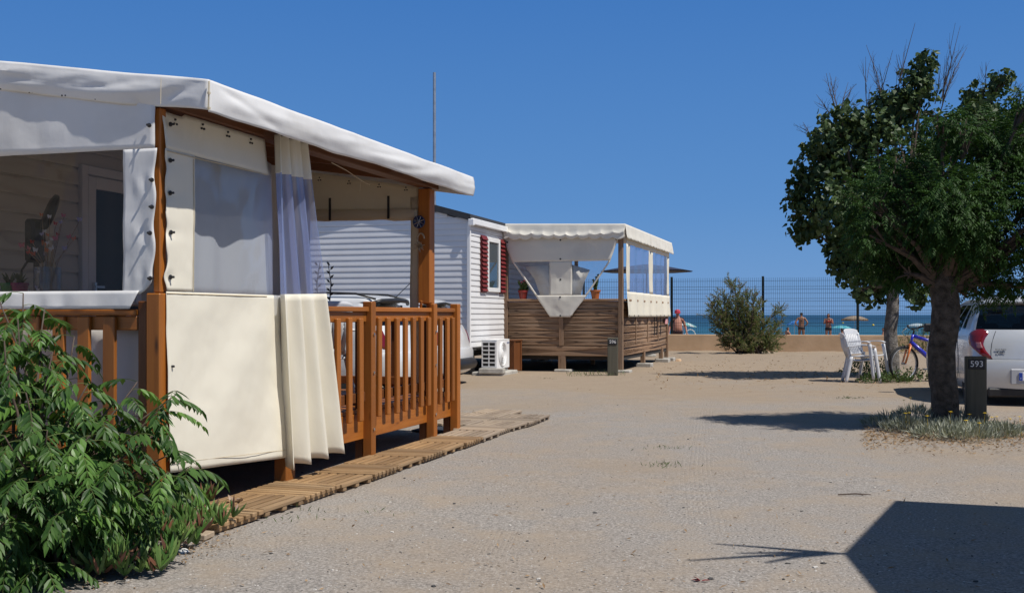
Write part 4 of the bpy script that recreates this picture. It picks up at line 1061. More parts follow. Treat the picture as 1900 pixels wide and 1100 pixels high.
def car(name, label, loc, rz, pmat, slices, g0, g1, wr, wy, ww, tail, plate=None, sp=True):
    o = thing(name, label, 'car', loc, rz)
    ol = [outline(*s[1:]) for s in slices]
    mb = MB(); mb.v = [(x, y, s[0]) for s, pl in zip(slices, ol) for x, y in pl]
    r0, c0 = 0, 9; s0 = 13; fr0 = s0 + len(FR) + 4; l0 = fr0 + 9 + 4
    for i in range(len(slices) - 1):
        for k in range(NPT):
            k2 = (k + 1) % NPT; mi = 0
            f0 = len(FR) - 2 - (k - l0) if l0 <= k < l0 + len(FR) - 1 else (k - s0 if s0 <= k < s0 + len(FR) - 1 else None)
            if i == g0 - 1 and f0 in (5, 6, 8, 9, 10) or i == g0 - 2 and f0 in (8, 9, 10): mi = 1
            if g0 <= i < g1:
                if 0 <= k < 11 or k >= NPT - 3: mi = 1
                if fr0 <= k < fr0 + 8: mi = 1
                f = k - s0 if s0 <= k < s0 + len(FR) - 1 else (len(FR) - 2 - (k - l0) if l0 <= k < l0 + len(FR) - 1 else None)
                if f is not None and f in (4 - 1, 5, 6, 8, 9, 10): mi = 1
            mb.f.append((i*NPT+k, i*NPT+k2, (i+1)*NPT+k2, (i+1)*NPT+k)); mb.mi.append(mi)
    mb.f.append(tuple(range(NPT-1, -1, -1))); mb.mi.append(2)
    t = (len(slices)-1) * NPT; mb.f.append(tuple(t+k for k in range(NPT))); mb.mi.append(0)
    body = mb.build('body', [pmat, M['tint'], M['dark']], o)
    cut = MB()
    for y in wy:
        for sx in (-1, 1): cut.cyl((sx*(ww-.34), y, wr), (sx*(ww+.4), y, wr), wr*1.17, n=30)
    cut.mi = [2] * len(cut.f)
    co = cut.build('cutter', [pmat, M['tint'], M['dark']])
    bm_ = body.modifiers.new('arches', 'BOOLEAN'); bm_.operation = 'DIFFERENCE'; bm_.object = co; bm_.solver = 'EXACT'
    bake(body); bpy.data.objects.remove(co)
    me = body.data
    for gi, nm in ((1, 'window'),):
        bm = bmesh.new(); bm.from_mesh(me); bmesh.ops.delete(bm, geom=[f for f in bm.faces if f.material_index != gi], context='FACES')
        gm = bpy.data.meshes.new(nm); bm.to_mesh(gm); bm.free(); gm.materials.clear(); gm.materials.append(M['tint'])
        for p in gm.polygons: p.material_index = 0; p.use_smooth = True
        link(nm, gm, o)
        bm = bmesh.new(); bm.from_mesh(me); bmesh.ops.delete(bm, geom=[f for f in bm.faces if f.material_index == gi], context='FACES'); bm.to_mesh(me); bm.free()
    me.polygons.foreach_set('use_smooth', [True] * len(me.polygons))
    try: me.set_sharp_from_angle(angle=R(38))
    except Exception: pass
    # wheels
    first = None
    for y in wy:
        for sx in (-1, 1):
            if first is None:
                ty = MB(); ty.lathe([(wr*.66, -.085), (wr*.94, -.09), (wr, -.06), (wr, .06), (wr*.94, .09), (wr*.66, .085)], 32, (0,0,0), 'X'); wt_ = ty.build('tyre', M['rubber'], None, smooth=True, angle=40)
                wh = bpy.data.objects.new('wheel', None); COL.objects.link(wh); wh.parent = o; wt_.parent = wh
                ri = MB(); ri.lathe([(wr*.67, -.07), (wr*.67, -.085), (wr*.6, -.05), (.05, -.04), (0, -.06)], 28, (0,0,0), 'X')
                for k in range(10): a = k*math.pi/5; ri.bar((-.062, .04*math.cos(a), .04*math.sin(a)), (-.075, wr*.63*math.cos(a), wr*.63*math.sin(a)), .03, .025)
                ri.build('rim', M['alloy'], wh, smooth=True, angle=40); first = wh; w_ = wh
            else: w_ = copy_tree(first, o)
            w_.location = (sx*(ww-.11), y, wr); w_.rotation_euler = (0, 0, 0 if sx < 0 else math.pi)
    def surf(z, s, side=-1, off=.012):
        """point on the body at height z, s metres from the rear corner (s>0 towards the rear centre)"""
        for (sa, pa), (sb, pb_) in zip(zip(slices, ol), zip(slices[1:], ol[1:])):
            if sa[0] <= z <= sb[0]: break
        t = (z - sa[0]) / (sb[0] - sa[0]); pl = [(p[0]+(q[0]-p[0])*t, p[1]+(q[1]-p[1])*t) for p, q in zip(pa, pb_)]
        st = NPT - 2; seq = [pl[(st + (k if s > 0 else -k)) % NPT] for k in range(14)]
        d = abs(s)
        for p, q in zip(seq, seq[1:]):
            ln = math.hypot(q[0]-p[0], q[1]-p[1])
            if d <= ln: break
            d -= ln
        x, y = p[0]+(q[0]-p[0])*d/ln, p[1]+(q[1]-p[1])*d/ln
        nx_, ny_ = (q[1]-p[1])/ln, -(q[0]-p[0])/ln
        if s < 0: nx_, ny_ = -nx_, -ny_
        return Vector(((x + nx_*off) * (-side), y + ny_*off, z))
    for side in (-1, 1):
        for rows, mt in tail:
            tl = MB()
            def f(u, v):
                z = rows[0][0] + (rows[-1][0] - rows[0][0]) * v
                for a, c in zip(rows, rows[1:]):
                    if min(a[0], c[0]) - 1e-6 <= z <= max(a[0], c[0]) + 1e-6: break
                t = (z - a[0]) / (c[0] - a[0]); sa_, sb_ = a[1] + (c[1]-a[1])*t, a[2] + (c[2]-a[2])*t
                edge = min(1, 6 * min(u, 1-u, v, 1-v) + .0)
                return surf(z, sa_ + u*(sb_-sa_), side, (.002 + .020 * edge) * (1 if mt == 'tail' else 1.28))
            tl.grid(f, 14, 20); x_ = tl.build('tail_light' if mt == 'tail' else 'lamp_lens', M[mt], o if mt == 'tail' else last, smooth=True); last = x_
    return o, surf, ol
sl = [(.17,.70,.14,3.58,.12,.3,.05),(.22,.76,.05,3.64,.14,.35,.06),(.30,.785,.02,3.66,.15,.4,.07),(.44,.80,.0,3.68,.16,.42,.08),(.56,.80,.0,3.67,.16,.42,.08),(.615,.80,.02,3.66,.16,.42,.08),(.625,.80,.055,3.655,.16,.42,.08),(.74,.80,.075,3.6,.16,.42,.09),(.86,.80,.10,3.45,.17,.42,.10),(.93,.79,.125,3.2,.18,.4,.11),(.985,.775,.15,2.88,.18,.35,.11),(1.02,.762,.17,2.76,.17,.3,.11),(1.14,.72,.26,2.50,.16,.28,.10),(1.27,.665,.36,2.22,.15,.26,.09),(1.355,.628,.44,2.02,.14,.25,.08),(1.375,.62,.355,1.97,.14,.25,.08),(1.415,.59,.36,1.84,.16,.3,.09),(1.455,.53,.45,1.64,.2,.3,.1),(1.478,.42,.62,1.4,.22,.3,.1),(1.486,.25,.8,1.2,.2,.2,.05)]
tail1 = [([(1.025,-.03,.05),(1.0,-.10,.105),(.96,-.20,.125),(.90,-.22,.09),(.82,-.17,.07),(.74,-.04,.10),(.68,.03,.145),(.635,.10,.175),(.628,.14,.18)], 'tail'),
         ([(.86,-.03,.05),(.80,-.02,.06),(.76,.0,.075)], 'taillens')]
cq = R(-10); cl = Vector((7.0, 14.30, 0))
c1, surf1, ol1 = car('parked_car', 'silver white small hatchback with red tail lights parked beside the dark tree', cl, cq, M['silver'], sl, 11, 14, .285, (.60, 2.95), .80, tail1)
def rear_y(z):
    for (sa, pa), (sb, pb_) in zip(zip(sl, ol1), zip(sl[1:], ol1[1:])):
        if sa[0] <= z <= sb[0]: t = (z-sa[0])/(sb[0]-sa[0]); return lambda x: (sa[2]+(sb[2]-sa[2])*t) + .08*(x/.8)**2
b = MB(); b.bx(-.36, .36, -.004, .02, .29, .50); b.build('plate_recess', pm('silver_dark_panel', (.42,.43,.46), .4, .05, 4), c1, bevel=.02)
b = MB(); b.bx(-.26, .26, -.014, -.006, .345, .455); pl = b.build('license_plate', M['white_pl'], c1, bevel=.004)
b = MB(); b.bx(-.259, -.215, -.0165, -.0145, .347, .453); b.build('blue_band', pm('plate_blue', (.01,.05,.35), .5, .05, 9), pl)
t = link('lettering', text_mesh('F', .03, .0008), pl); t.data.materials.append(M['white_pl']); t.location = (-.237, -.0172, .372); t.rotation_euler = (R(90), 0, 0)
t = link('lettering', text_mesh('F', .098, .0008), pl); t.data.materials.append(M['black']); t.location = (-.172, -.0148, .40); t.rotation_euler = (R(90), 0, 0)
for body_, sz, z in (('ECO FLEX', .030, .752), ('KARL', .044, .71)):
    t = link('lettering', text_mesh(body_, sz, .002), c1); t.data.materials.append(pm('dark_badge', (.10,.10,.11), .3, .1, 9, 0, .6)); t.location = (-.46, rear_y(z)(-.46) - .006, z); t.rotation_euler = (R(82), 0, R(-6))
b = MB(); b.bx(-.63, .63, .045, .16, .12, .24); b.build('under_panel', M['black'], c1, bevel=.02)
b = MB(); b.tube([(-.66, .37, 1.362), (-.5, .345, 1.39), (0, .335, 1.40), (.5, .345, 1.39), (.66, .37, 1.362)], .02, 8); b.build('spoiler', M['silver'], c1, smooth=True)
b = MB(); b.bx(-.80-.10, -.80+.0, 2.30, 2.36, .98, 1.02); b.box((-.92, 2.34, 1.02), (.18, .10, .13)); b.build('mirror', M['black'], c1, bevel=.03)
b = MB(); b.box((-.812, 1.22, .90), (.03, .17, .03)); b.build('handle', M['silver'], c1, bevel=.01)
b = MB(); b.tube([(-.803, 1.02, .30), (-.803, 1.0, .6), (-.80, 1.07, .93)], .004, 4); b.tube([(-.803, 1.95, .28), (-.803, 1.97, .6), (-.795, 1.9, .95)], .004, 4)
b.tube([surf1(z, .19 + .03*math.sin(z*7), -1, .001) for z in (.62,.66,.74,.84,.93,1.0)], .004, 4); b.tube([surf1(.621, s_, -1, .002) for s_ in (.05,.2,.35,.5,.65)], .005, 4); b.build('panel_gap', M['black'], c1)
b = MB()
for x in (-.36, .36): b.bx(x-.22, x+.22, 1.75, 1.87, .4, 1.02); b.bx(x-.11, x+.11, 1.74, 1.82, 1.05, 1.22); b.bx(x-.22, x+.22, 1.8, 2.3, .35, .5)
b.bx(-.6, .6, .85, .97, .4, .98)
for x in (-.4, 0, .4): b.bx(x-.11, x+.11, .86, .92, .99, 1.10)
b.build('seats', M['black'], c1, bevel=.04)
b = MB(); b.box((0, 2.2, 1.27), (.22, .03, .07)); b.build('rear_view_mirror', M['black'], c1, bevel=.02)
b = MB(); b.tube([(0, .9, 1.48), (.0, .72, 1.60)], .004, 4); b.build('antenna', M['black'], c1)

def scale_sl(s, kx, ky, kz): return [(a*kz, w*kx, y0*ky, y1*ky, r1*kx, r2*kx, bb*ky) for a, w, y0, y1, r1, r2, bb in s]
tail2 = [([(.98,-.08,.03),(.88,-.11,.05),(.76,-.10,.06),(.70,-.04,.05)], 'tail')]
# car close behind the near terrace, seen from its side
a = PX(772, 600, 16.9)
c2, s2, _ = car('parked_car', 'white car with black roof rails parked right behind the orange terrace railing', (a.x, a.y, 0), -ANG * 0 + R(72.8), M['whitepaint'], scale_sl(sl, 1.06, 1.14, 1.035), 11, 14, .31, (.72, 3.35), .85, tail2)
b = MB()
for sx in (-1, 1):
    b.tube([(sx*.60, .42, 1.46), (sx*.60, .75, 1.545), (sx*.59, 1.3, 1.565), (sx*.58, 1.9, 1.54), (sx*.56, 2.25, 1.47)], .018, 6)
b.build('roof_rail', M['black'], c2, smooth=True)
b = MB(); b.tube([(-.66, .42, 1.40), (-.5, .36, 1.435), (0, .34, 1.45), (.5, .36, 1.435), (.66, .42, 1.40)], .032, 8); b.build('spoiler', M['black'], c2, smooth=True)
b = MB(); b.tube([(0.1, .42, 1.47), (.1, .05, 1.80)], .006, 4); b.build('antenna', M['black'], c2)
a = PX(860, 600, 19.0)
c3, s3, _ = car('parked_car', 'white car with dark bumper parked against the lap sided mobile home', (a.x, a.y, 0), R(72.8), M['whitepaint'], scale_sl(sl, 1.03, 1.1, 1.02), 11, 14, .30, (.68, 3.22), .82, tail2)
b = MB(); b.tube([(-.66, .10, .36), (-.4, -.02, .36), (.4, -.02, .36), (.66, .10, .36), (.81, .3, .36)], .10, 8); b.build('bumper', M['black'], c3, smooth=True)
b = MB(); b.tube([(-.6, .42, 1.39), (0, .345, 1.425), (.6, .42, 1.39)], .022, 8); b.build('spoiler', M['black'], c3, smooth=True)

# ------------------------------------------------------------------ garden chairs
def make_chair(label):
    o = thing('garden_chair', label, 'chair')
    b = MB()
    b.grid(lambda u, v: (-.22 + .44*u, -.22 + .44*v, .42 - .02*math.sin(math.pi*v) - .03*(1-v)*.8 + .012*abs(2*u-1)**3 - .03*max(0, v-.85)*4*(v-.85)), 12, 12); b.build('seat', M['chair_pl'], o, smooth=True, solid=.018)
    bk = MB()
    yb = lambda z: -.22 - (z - .40) * .28
    for k in range(7):
        x = -.165 + k * .055; bk.add([], []); bk.tube([(x*1.0, yb(.47), .47), (x*1.04, yb(.65) - .02, .65), (x*1.05, yb(.80), .80)], .017, 6)
    bk.grid(lambda u, v: (-.23 + .46*u, yb(.80 + .10*v) + .05*(2*u-1)**2 - .02, .79 + v*(.105 - .03*(2*u-1)**4)), 12, 4)
    bk.grid(lambda u, v: (-.21 + .42*u, yb(.44 + .05*v) + .03*(2*u-1)**2 - .01, .435 + v*.05), 12, 2)
    for sx in (-1, 1): bk.grid(lambda u, v: (sx*(.19 + .045*u), yb(.44 + .38*v) + .05*u*u - .01, .44 + .38*v), 3, 8)
    bk.build('backrest', M['chair_pl'], o, smooth=True, solid=.012)
    for sx in (-1, 1):
        am = MB(); am.grid(lambda u, v: (sx*(.235 + .055*u), -.29 + .50*v, .645 + .03*math.sin(v*2.2) - .045*max(0, v-.8)*5*(v-.8)*2), 3, 10)
        am.build('armrest', M['chair_pl'], o, smooth=True, solid=.02)
        for fy_, sl_ in ((1, 1), (-1, -1)):
            lg = MB()
            top = .63 if fy_ > 0 else .47
            y0 = .19 if fy_ > 0 else -.20
            def f(u, v):
                z = top * (1 - v); y = y0 + fy_ * (.0 + .10 * v) + (u - .5) * (.065 - .02*v) * 1.0; x = sx * (.245 + .035*v + .03*abs(u - .5)*-1)
                return (x, y, z)
            lg.grid(f, 4, 8); lg.build('leg', M['chair_pl'], o, smooth=True, solid=.022)
    return o
cp = G(1598, 708)
ch = make_chair('lower of the two stacked white garden chairs beside the poplar'); ch['group'] = 'stacked white garden chairs'
ch.location = (cp.x, cp.y, gz(cp.x, cp.y)); ch.rotation_euler = (0, 0, R(-100))
c2_ = copy_tree(ch); c2_['label'] = 'upper of the two stacked white garden chairs beside the poplar'
c2_.location = (cp.x + .09, cp.y - .03, gz(cp.x, cp.y) + .075); c2_.rotation_euler = (0, 0, R(-138))
c3_ = copy_tree(ch); c3_['label'] = 'white garden chair standing on the orange terrace behind the railing'; del c3_['group']
p = L(DO, -.62, 3.05, FZ); c3_.location = p; c3_.rotation_euler = (0, 0, ANG + R(60))

# ------------------------------------------------------------------ bicycle
M['bikeblue'] = paint('blue_bike_paint', (.02,.025,.42), .3); M['bikeorange'] = paint('orange_fork_paint', (.62,.16,.02), .35)
fw = G(1677, 708); bd = Vector((-1, -.12, 0)).normalized(); rear = fw - bd * 1.06
bk = thing('bicycle', 'blue mountain bike with orange fork leaning behind the dark tree trunk', 'bicycle', (rear.x, rear.y, gz(rear.x, rear.y)), math.atan2(bd.y, bd.x) - math.pi/2)
WR = .33
def wheel(y, rz_):
    e = bpy.data.objects.new('wheel', None); COL.objects.link(e); e.parent = bk; e.location = (0, y, WR); e.rotation_euler = (0, 0, rz_)
    t_ = MB(); t_.tube([(0, (WR-.024)*math.cos(k*math.pi/20), (WR-.024)*math.sin(k*math.pi/20)) for k in range(41)], .024, 8, cap=False); t_.build('tyre', M['rubber'], e, smooth=True)
    r_ = MB(); r_.tube([(0, (WR-.052)*math.cos(k*math.pi/20), (WR-.052)*math.sin(k*math.pi/20)) for k in range(41)], .011, 6, cap=False)
    for k in range(32):
        a = k*math.pi/16; r_.tube([(.03*(1 if k % 2 else -1), .02*math.cos(a+.6), .02*math.sin(a+.6)), (0, (WR-.055)*math.cos(a), (WR-.055)*math.sin(a))], .0014, 3)
    r_.cyl((-.05,0,0), (.05,0,0), .02, n=10); r_.build('rim', M['metal'], e, smooth=True, angle=40); return e
wheel(1.06, .25); wheel(0, 0)
hd0, hd1 = Vector((0, .88, .86)), Vector((0, .93, .70)); bb_ = Vector((0, .43, .30)); st_ = Vector((0, .27, .78))
b = MB(); b.tube([hd0, hd1], .026, 10); b.tube([hd0 + Vector((0,-.02,-.03)), Vector((0,.55,.74)), st_], [.032,.028,.02], 10); b.tube([hd1 + Vector((0,-.01,.02)), Vector((0,.68,.52)), bb_], [.036,.042,.036], 10)
b.tube([bb_, st_], .02, 10)
for sx in (-1, 1): b.tube([(sx*.03, .40, .31), (sx*.065, 0, WR)], .012, 6); b.tube([(sx*.02, .28, .72), (sx*.065, 0, WR)], .010, 6)
b.build('frame', M['bikeblue'], bk, smooth=True)
t = link('lettering', text_mesh('XPRESS', .068, .001), bk); t.data.materials.append(M['white_pl'])
dv = (bb_ - hd1).normalized(); up_ = Vector((1,0,0)).cross(dv)
t.matrix_local = Matrix.Translation(Vector((.045, .70, .535))) @ Matrix((( 0, 0, 1), (dv.y, up_.y, 0), (dv.z, up_.z, 0))).to_4x4()
b = MB()
for sx in (-1, 1): b.tube([(sx*.06, .955, .66), (sx*.06, 1.06, WR)], [.021, .017], 8)
b.tube([(-.06,.955,.65), (0,.95,.68), (.06,.955,.65)], .02, 8); b.tube([hd0, hd1, (0,.95,.68)], .018, 8); b.build('fork', M['bikeorange'], bk, smooth=True)
b = MB(); b.tube([(0,.88,.86),(0,.865,.93),(0,.90,.965)], .017, 8); b.tube([(-.30,.83,1.02),(-.18,.88,.985),(-.06,.90,.97),(.06,.90,.97),(.18,.88,.985),(.30,.83,1.02)], .013, 8); b.build('handlebar', M['black'], bk, smooth=True)
for sx in (-1, 1):
    b = MB(); b.tube([(sx*.30,.83,1.02),(sx*.20,.872,.99)], .018, 8); b.build('grip', M['rubber'], bk, smooth=True)
b = MB(); b.tube([(-.2,.9,.98),(-.12,1.02,.93),(-.02,1.0,.8),(0,.97,.72)], .005, 4); b.tube([(.2,.9,.98),(.14,1.03,.9),(.04,.95,.78)], .005, 4); b.tube([(-.2,.93,.975),(-.27,.93,.95)], .008, 5); b.tube([(.2,.93,.975),(.27,.93,.95)], .008, 5); b.build('brake_lever', M['black'], bk)
b = MB(); b.tube([st_, st_ + Vector((0,-.06,.16))], .013, 8); b.build('seat_post', M['metal'], bk, smooth=True)
b = MB(); b.grid(lambda u, v: ((u-.5)*(.14*(1-v)**1.2+.035), .06+.26*v, .965 + .02*math.sin(v*3) - .05*(2*u-1)**2), 8, 10); b.build('saddle', M['black'], bk, smooth=True, solid=.025)
b = MB(); b.cyl((-.06, .43, .30), (.06,.43,.30), .02, n=10); b.lathe([(.09,.05),(.09,.056),(.0,.056)], 20, (0,.43,.30), 'X'); b.bar((.07,.43,.30), (.07,.57,.22), .012, .025); b.bar((-.07,.43,.30), (-.07,.29,.38), .012, .025)
b.box((.12,.57,.22), (.09,.09,.02)); b.box((-.12,.29,.38), (.09,.09,.02)); b.build('crank', M['metal'], bk)
b = MB(); b.tube([(.02,.35,.30), (.12,.30,.0)], .008, 6); b.build('kickstand', M['metal'], bk)
ob = MB(); ob.lathe([(.055,.40),(.055,.0),(0,0)], 8) if False else None

# ------------------------------------------------------------------ people
SKIN = {}
def skinmat(nm, c):
    if nm not in SKIN:
        m, nt, n, l, b = newmat('skin_' + nm); l.new(ramp(n, l, nz(n, l, coords(n, l, 6), 1, 3), [(.35, tuple(x*.86 for x in c)), (.7, c)]), b.inputs['Base Color']); b.inputs['Roughness'].default_value = .5
        b.inputs['Subsurface Weight'].default_value = .05; SKIN[nm] = m
    return SKIN[nm]
def skinmesh(verts, edges, root=0, sub=2):
    me = bpy.data.meshes.new('body'); me.from_pydata([v[0] for v in verts], edges, []); o = bpy.data.objects.new('body', me); COL.objects.link(o)
    o.modifiers.new('skin', 'SKIN'); s = o.modifiers.new('sub', 'SUBSURF'); s.levels = s.render_levels = sub
    sv = me.skin_vertices[0].data
    for k, v in enumerate(verts): r = v[1]; sv[k].radius = r if hasattr(r, '__len__') else (r, r); sv[k].use_root = (k == root)
    bake(o); o.data.polygons.foreach_set('use_smooth', [True]*len(o.data.polygons)); return o
def person(label, loc, rz, H_, pose, skin, fat, hair, clothes, cap=None, longhair=False):
    """standing or sitting person about H_ tall; local +y is where the person looks"""
    k = H_ / 1.75; root = thing('person', label, 'person', loc, rz); V_ = []; E_ = []
    def v(p, r, parent=None):
        V_.append((Vector(p) * k, tuple(x * k for x in r) if hasattr(r, '__len__') else r * k)); i = len(V_) - 1
        if parent is not None: E_.append((parent, i))
        return i
    sit = pose == 'sit'; dz = -.84 if sit else 0
    pel = v((0,0,.95+dz), (.165+.02*fat, .115+.05*fat)); wai = v((0,.01+.03*fat,1.10+dz), (.135+.06*fat, .10+.09*fat), pel); che = v((0,.0+.015*fat,1.28+dz), (.165+.03*fat, .11+.045*fat), wai); sh = v((0,-.005,1.42+dz), (.12,.085), che)
    nk = v((0,.0,1.50+dz), .055+.01*fat, sh); h1 = v((0,.02,1.57+dz), (.062,.075), nk); h2 = v((0,.02,1.655+dz), (.078,.098), h1); h3 = v((0,.01,1.72+dz), (.06,.075), h2)
    ns = v((0,.115,1.615+dz), .012, h2)
    for sx in (-1, 1):
        sd = v((sx*.185,0,1.415+dz), .062+.012*fat, sh)
        if pose == 'hips': el, wr_ = (sx*.33,-.10,1.17), (sx*.20,-.01,1.02)
        elif pose == 'chest': el, wr_ = (sx*.25,.06,1.16), (sx*.09,.21,1.33)
        elif sit: el, wr_ = (sx*.24,.10,1.17+dz), (sx*.17,.32,1.08+dz)
        else: el, wr_ = (sx*(.26+.04*fat),-.01,1.13), (sx*(.29+.05*fat),.08,.90)
        e = v(el, .043+.006*fat, sd); w = v(wr_, .029, e); d = (Vector(wr_) - Vector(el)).normalized()
        if pose == 'chest': d = Vector((-sx*.4,.2,.8)).normalized()
        if pose == 'hips': d = Vector((-sx*.7,.5,-.3)).normalized()
        pm_ = Vector(wr_) + d*.06; ph = v(pm_, (.032,.018), w)
        axx = d.cross(Vector((0,1,0))).normalized() if abs(d.y) < .9 else Vector((1,0,0))
        for q, ln in ((-1.5,.055),(-.5,.068),(.5,.064),(1.5,.05)):
            f1 = v(pm_ + d*.045 + axx*q*.018, .009, ph); f2 = v(pm_ + d*(.045+ln*.55) + axx*q*.020 + Vector((0,.008,0)), .0085, f1); v(pm_ + d*(.045+ln) + axx*q*.020 + Vector((0,.022,0)), .007, f2)
        t1 = v(pm_ - d*.015 + axx*-.035 + Vector((0,.015,0)), .010, ph); v(pm_ + d*.03 + axx*-.052 + Vector((0,.025,0)), .008, t1)
        hp = v((sx*.095, (.03 if sit else 0), .88+dz), (.095+.012*fat,.10+.012*fat), pel)
        if sit: kn, an = (sx*.16,.42,.42), (sx*.15,.66,.08)
        else: kn, an = (sx*.105,.015,.49), (sx*.11,-.02,.09)
        kk = v(kn, .058+.005*fat, hp); cf = v((Vector(kn)*.62 + Vector(an)*.38) - Vector((0,.02,0)), .055, kk); a_ = v(an, .036, cf); ft = v((an[0]*1.1, an[1]+.10, .035), (.042,.028), a_); v((an[0]*1.15, an[1]+.19, .025), (.035,.018), ft)
    o = skinmesh(V_, E_); o.name = 'body'; o.parent = root; o.data.materials.append(skin)
    def shell(nm, pred, off, mt, sub_=None):
        bm = bmesh.new(); bm.from_mesh(o.data); bm.normal_update()
        nr = {vt.index: vt.normal.copy() for vt in bm.verts}
        bmesh.ops.delete(bm, geom=[f for f in bm.faces if not pred(f.calc_center_median() / k)], context='FACES')
        for vt in bm.verts: vt.co += vt.normal * off * k
        me = bpy.data.meshes.new(nm); bm.to_mesh(me); bm.free(); me.materials.clear(); me.materials.append(mt); c = link(nm, me, root)
        s = c.modifiers.new('solid', 'SOLIDIFY'); s.thickness = .006; s.offset = 1; return c
    for nm, pred, off, mt in clothes: shell(nm, pred, off, mt)
    top_z = 1.62 + dz
    shell('hair', lambda p: p.z > top_z - (.10 if longhair else .0) and (p.y < .045 or p.z > top_z + .085) and abs(p.x) < .12 and p.z > 1.5 + dz, .014, hair)
    if longhair:
        b = MB(); b.lathe([(0,.0),(.05,.03),(.055,.10),(.04,.2),(.03,.25)], 10, (0,-.075*k, 1.42*k+dz)); b.build('hair', hair, root, smooth=True)
    b = MB()
    for sx in (-1, 1): b.lathe([(0,-.012),(.011,-.004),(.011,.004),(0,.010)], 8, (sx*.032*k, .098*k, (1.645+dz)*k), 'Y')
    b.box((0, .108*k, (1.575+dz)*k), (.045*k, .012, .010)); b.build('face', pm('face_marks', (.12,.05,.04), .6, .1, 9), root)
    b = MB()
    for sx in (-1, 1): b.lathe([(0,-.012),(.026,-.006),(.03,.004),(0,.012)], 8, (sx*.088*k, .01*k, (1.635+dz)*k), 'X')
    b.build('ears', skin, root, smooth=True)
    if cap:
        b = MB(); b.lathe([(.112,0),(.115,.03),(.10,.085),(.06,.12),(0,.13)], 18, (0,.01*k,(1.655+dz)*k)); b.grid(lambda u, v: ((u-.5)*.20*k, (.08+.12*v*(1-(2*u-1)**2*.5))*k, (1.665+dz-.025*v)*k), 8, 4); b.build('cap', cap, root, smooth=True, solid=.006)
    return root
BZ = -.35
def beach(px, Z): z = gz(0, Z); return Vector(((px-CX)/FPX*Z, Z, z))
blk = pm('black_swimwear', (.015,.014,.018), .7, .3, 20); redc = pm('red_cap_cloth', (.60,.05,.09), .7, .1, 9); redb = pm('red_bikini', (.35,.03,.02), .7, .1, 9); towel = pm('dark_towel', (.03,.03,.06), .9, .2, 20)
dh = pm('dark_hair', (.02,.014,.010), .6, .3, 30); bh = pm('brown_hair', (.05,.028,.016), .6, .3, 30)
tan1, tan2, tan3 = skinmat('ruddy', (.55,.25,.17)), skinmat('tanned', (.36,.175,.10)), skinmat('brown', (.42,.20,.13))
shorts = pm('patterned_shorts', (.02,.02,.03), .8, .2, 14, c2=(.10,.03,.03))
person('bare chested man in red cap and dark patterned shorts standing behind the wall', beach(1257, 41), R(178), 1.74, 'stand', tan1, 1.0, dh, [('shorts', lambda p: .45 < p.z < .97 and abs(p.x) < .26, .012, shorts), ('towel', lambda p: p.z > 1.26 and p.z < 1.50 and abs(p.x) > .10 and p.y < .05 and abs(p.x) < .24, .014, towel)], cap=redc)
person('dark haired woman in black bikini with hands on her hips, seen from behind', beach(1487, 56), R(-14), 1.71, 'hips', tan2, .0, dh, [('bikini_bottom', lambda p: .84 < p.z < .98 and abs(p.x) < .2, .006, blk), ('bikini_top', lambda p: 1.27 < p.z < 1.31 and abs(p.x) < .2, .006, blk)], longhair=False)
person('woman in red bikini top with her hands raised to her chest', beach(1537, 56.5), R(172), 1.65, 'chest', tan3, .12, bh, [('bikini_bottom', lambda p: .82 < p.z < .97 and abs(p.x) < .2, .006, blk), ('bikini_top', lambda p: 1.22 < p.z < 1.34 and abs(p.x) < .17 and p.y < .2, .008, redb)], longhair=True)
for px, Z, lab, rz_ in ((1461, 61, 'dark haired person sitting on the beach beside the blue parasol', -75), (1563, 55, 'dark haired sunbather sitting behind the chair back, left one', 10), (1583, 55.5, 'dark haired sunbather sitting behind the chair back, right one', -20), (1640, 58, 'dark haired sunbather sitting on the beach left of the poplar trunk', 60)):
    person(lab, beach(px, Z), R(rz_), 1.72, 'sit', tan3, .2, dh, [('shorts', lambda p: .0 < p.z < .2 and p.y < .2, .008, blk)])

# ------------------------------------------------------------------ beach parasols, bag, buoys
def stripes(nm, a, c, k):
    m, nt, n, l, b = newmat(nm); tc = n.new('ShaderNodeTexCoord'); g = n.new('ShaderNodeTexGradient'); g.gradient_type = 'RADIAL'; l.new(tc.outputs['Object'], g.inputs[0])
    mu = n.new('ShaderNodeMath'); mu.operation = 'MULTIPLY'; mu.inputs[1].default_value = k; l.new(g.outputs[1], mu.inputs[0]); f = n.new('ShaderNodeMath'); f.operation = 'FRACT'; l.new(mu.outputs[0], f.inputs[0])
    r = ramp(n, l, f.outputs[0], [(.48, a), (.52, c)]); l.new(r, b.inputs['Base Color']); b.inputs['Roughness'].default_value = .7
    t = n.new('ShaderNodeBsdfTranslucent'); l.new(r, t.inputs[0]); mx = n.new('ShaderNodeMixShader'); mx.inputs[0].default_value = .35; l.new(b.outputs[0], mx.inputs[1]); l.new(t.outputs[0], mx.inputs[2]); l.new(mx.outputs[0], n['Material Output'].inputs[0]); return m
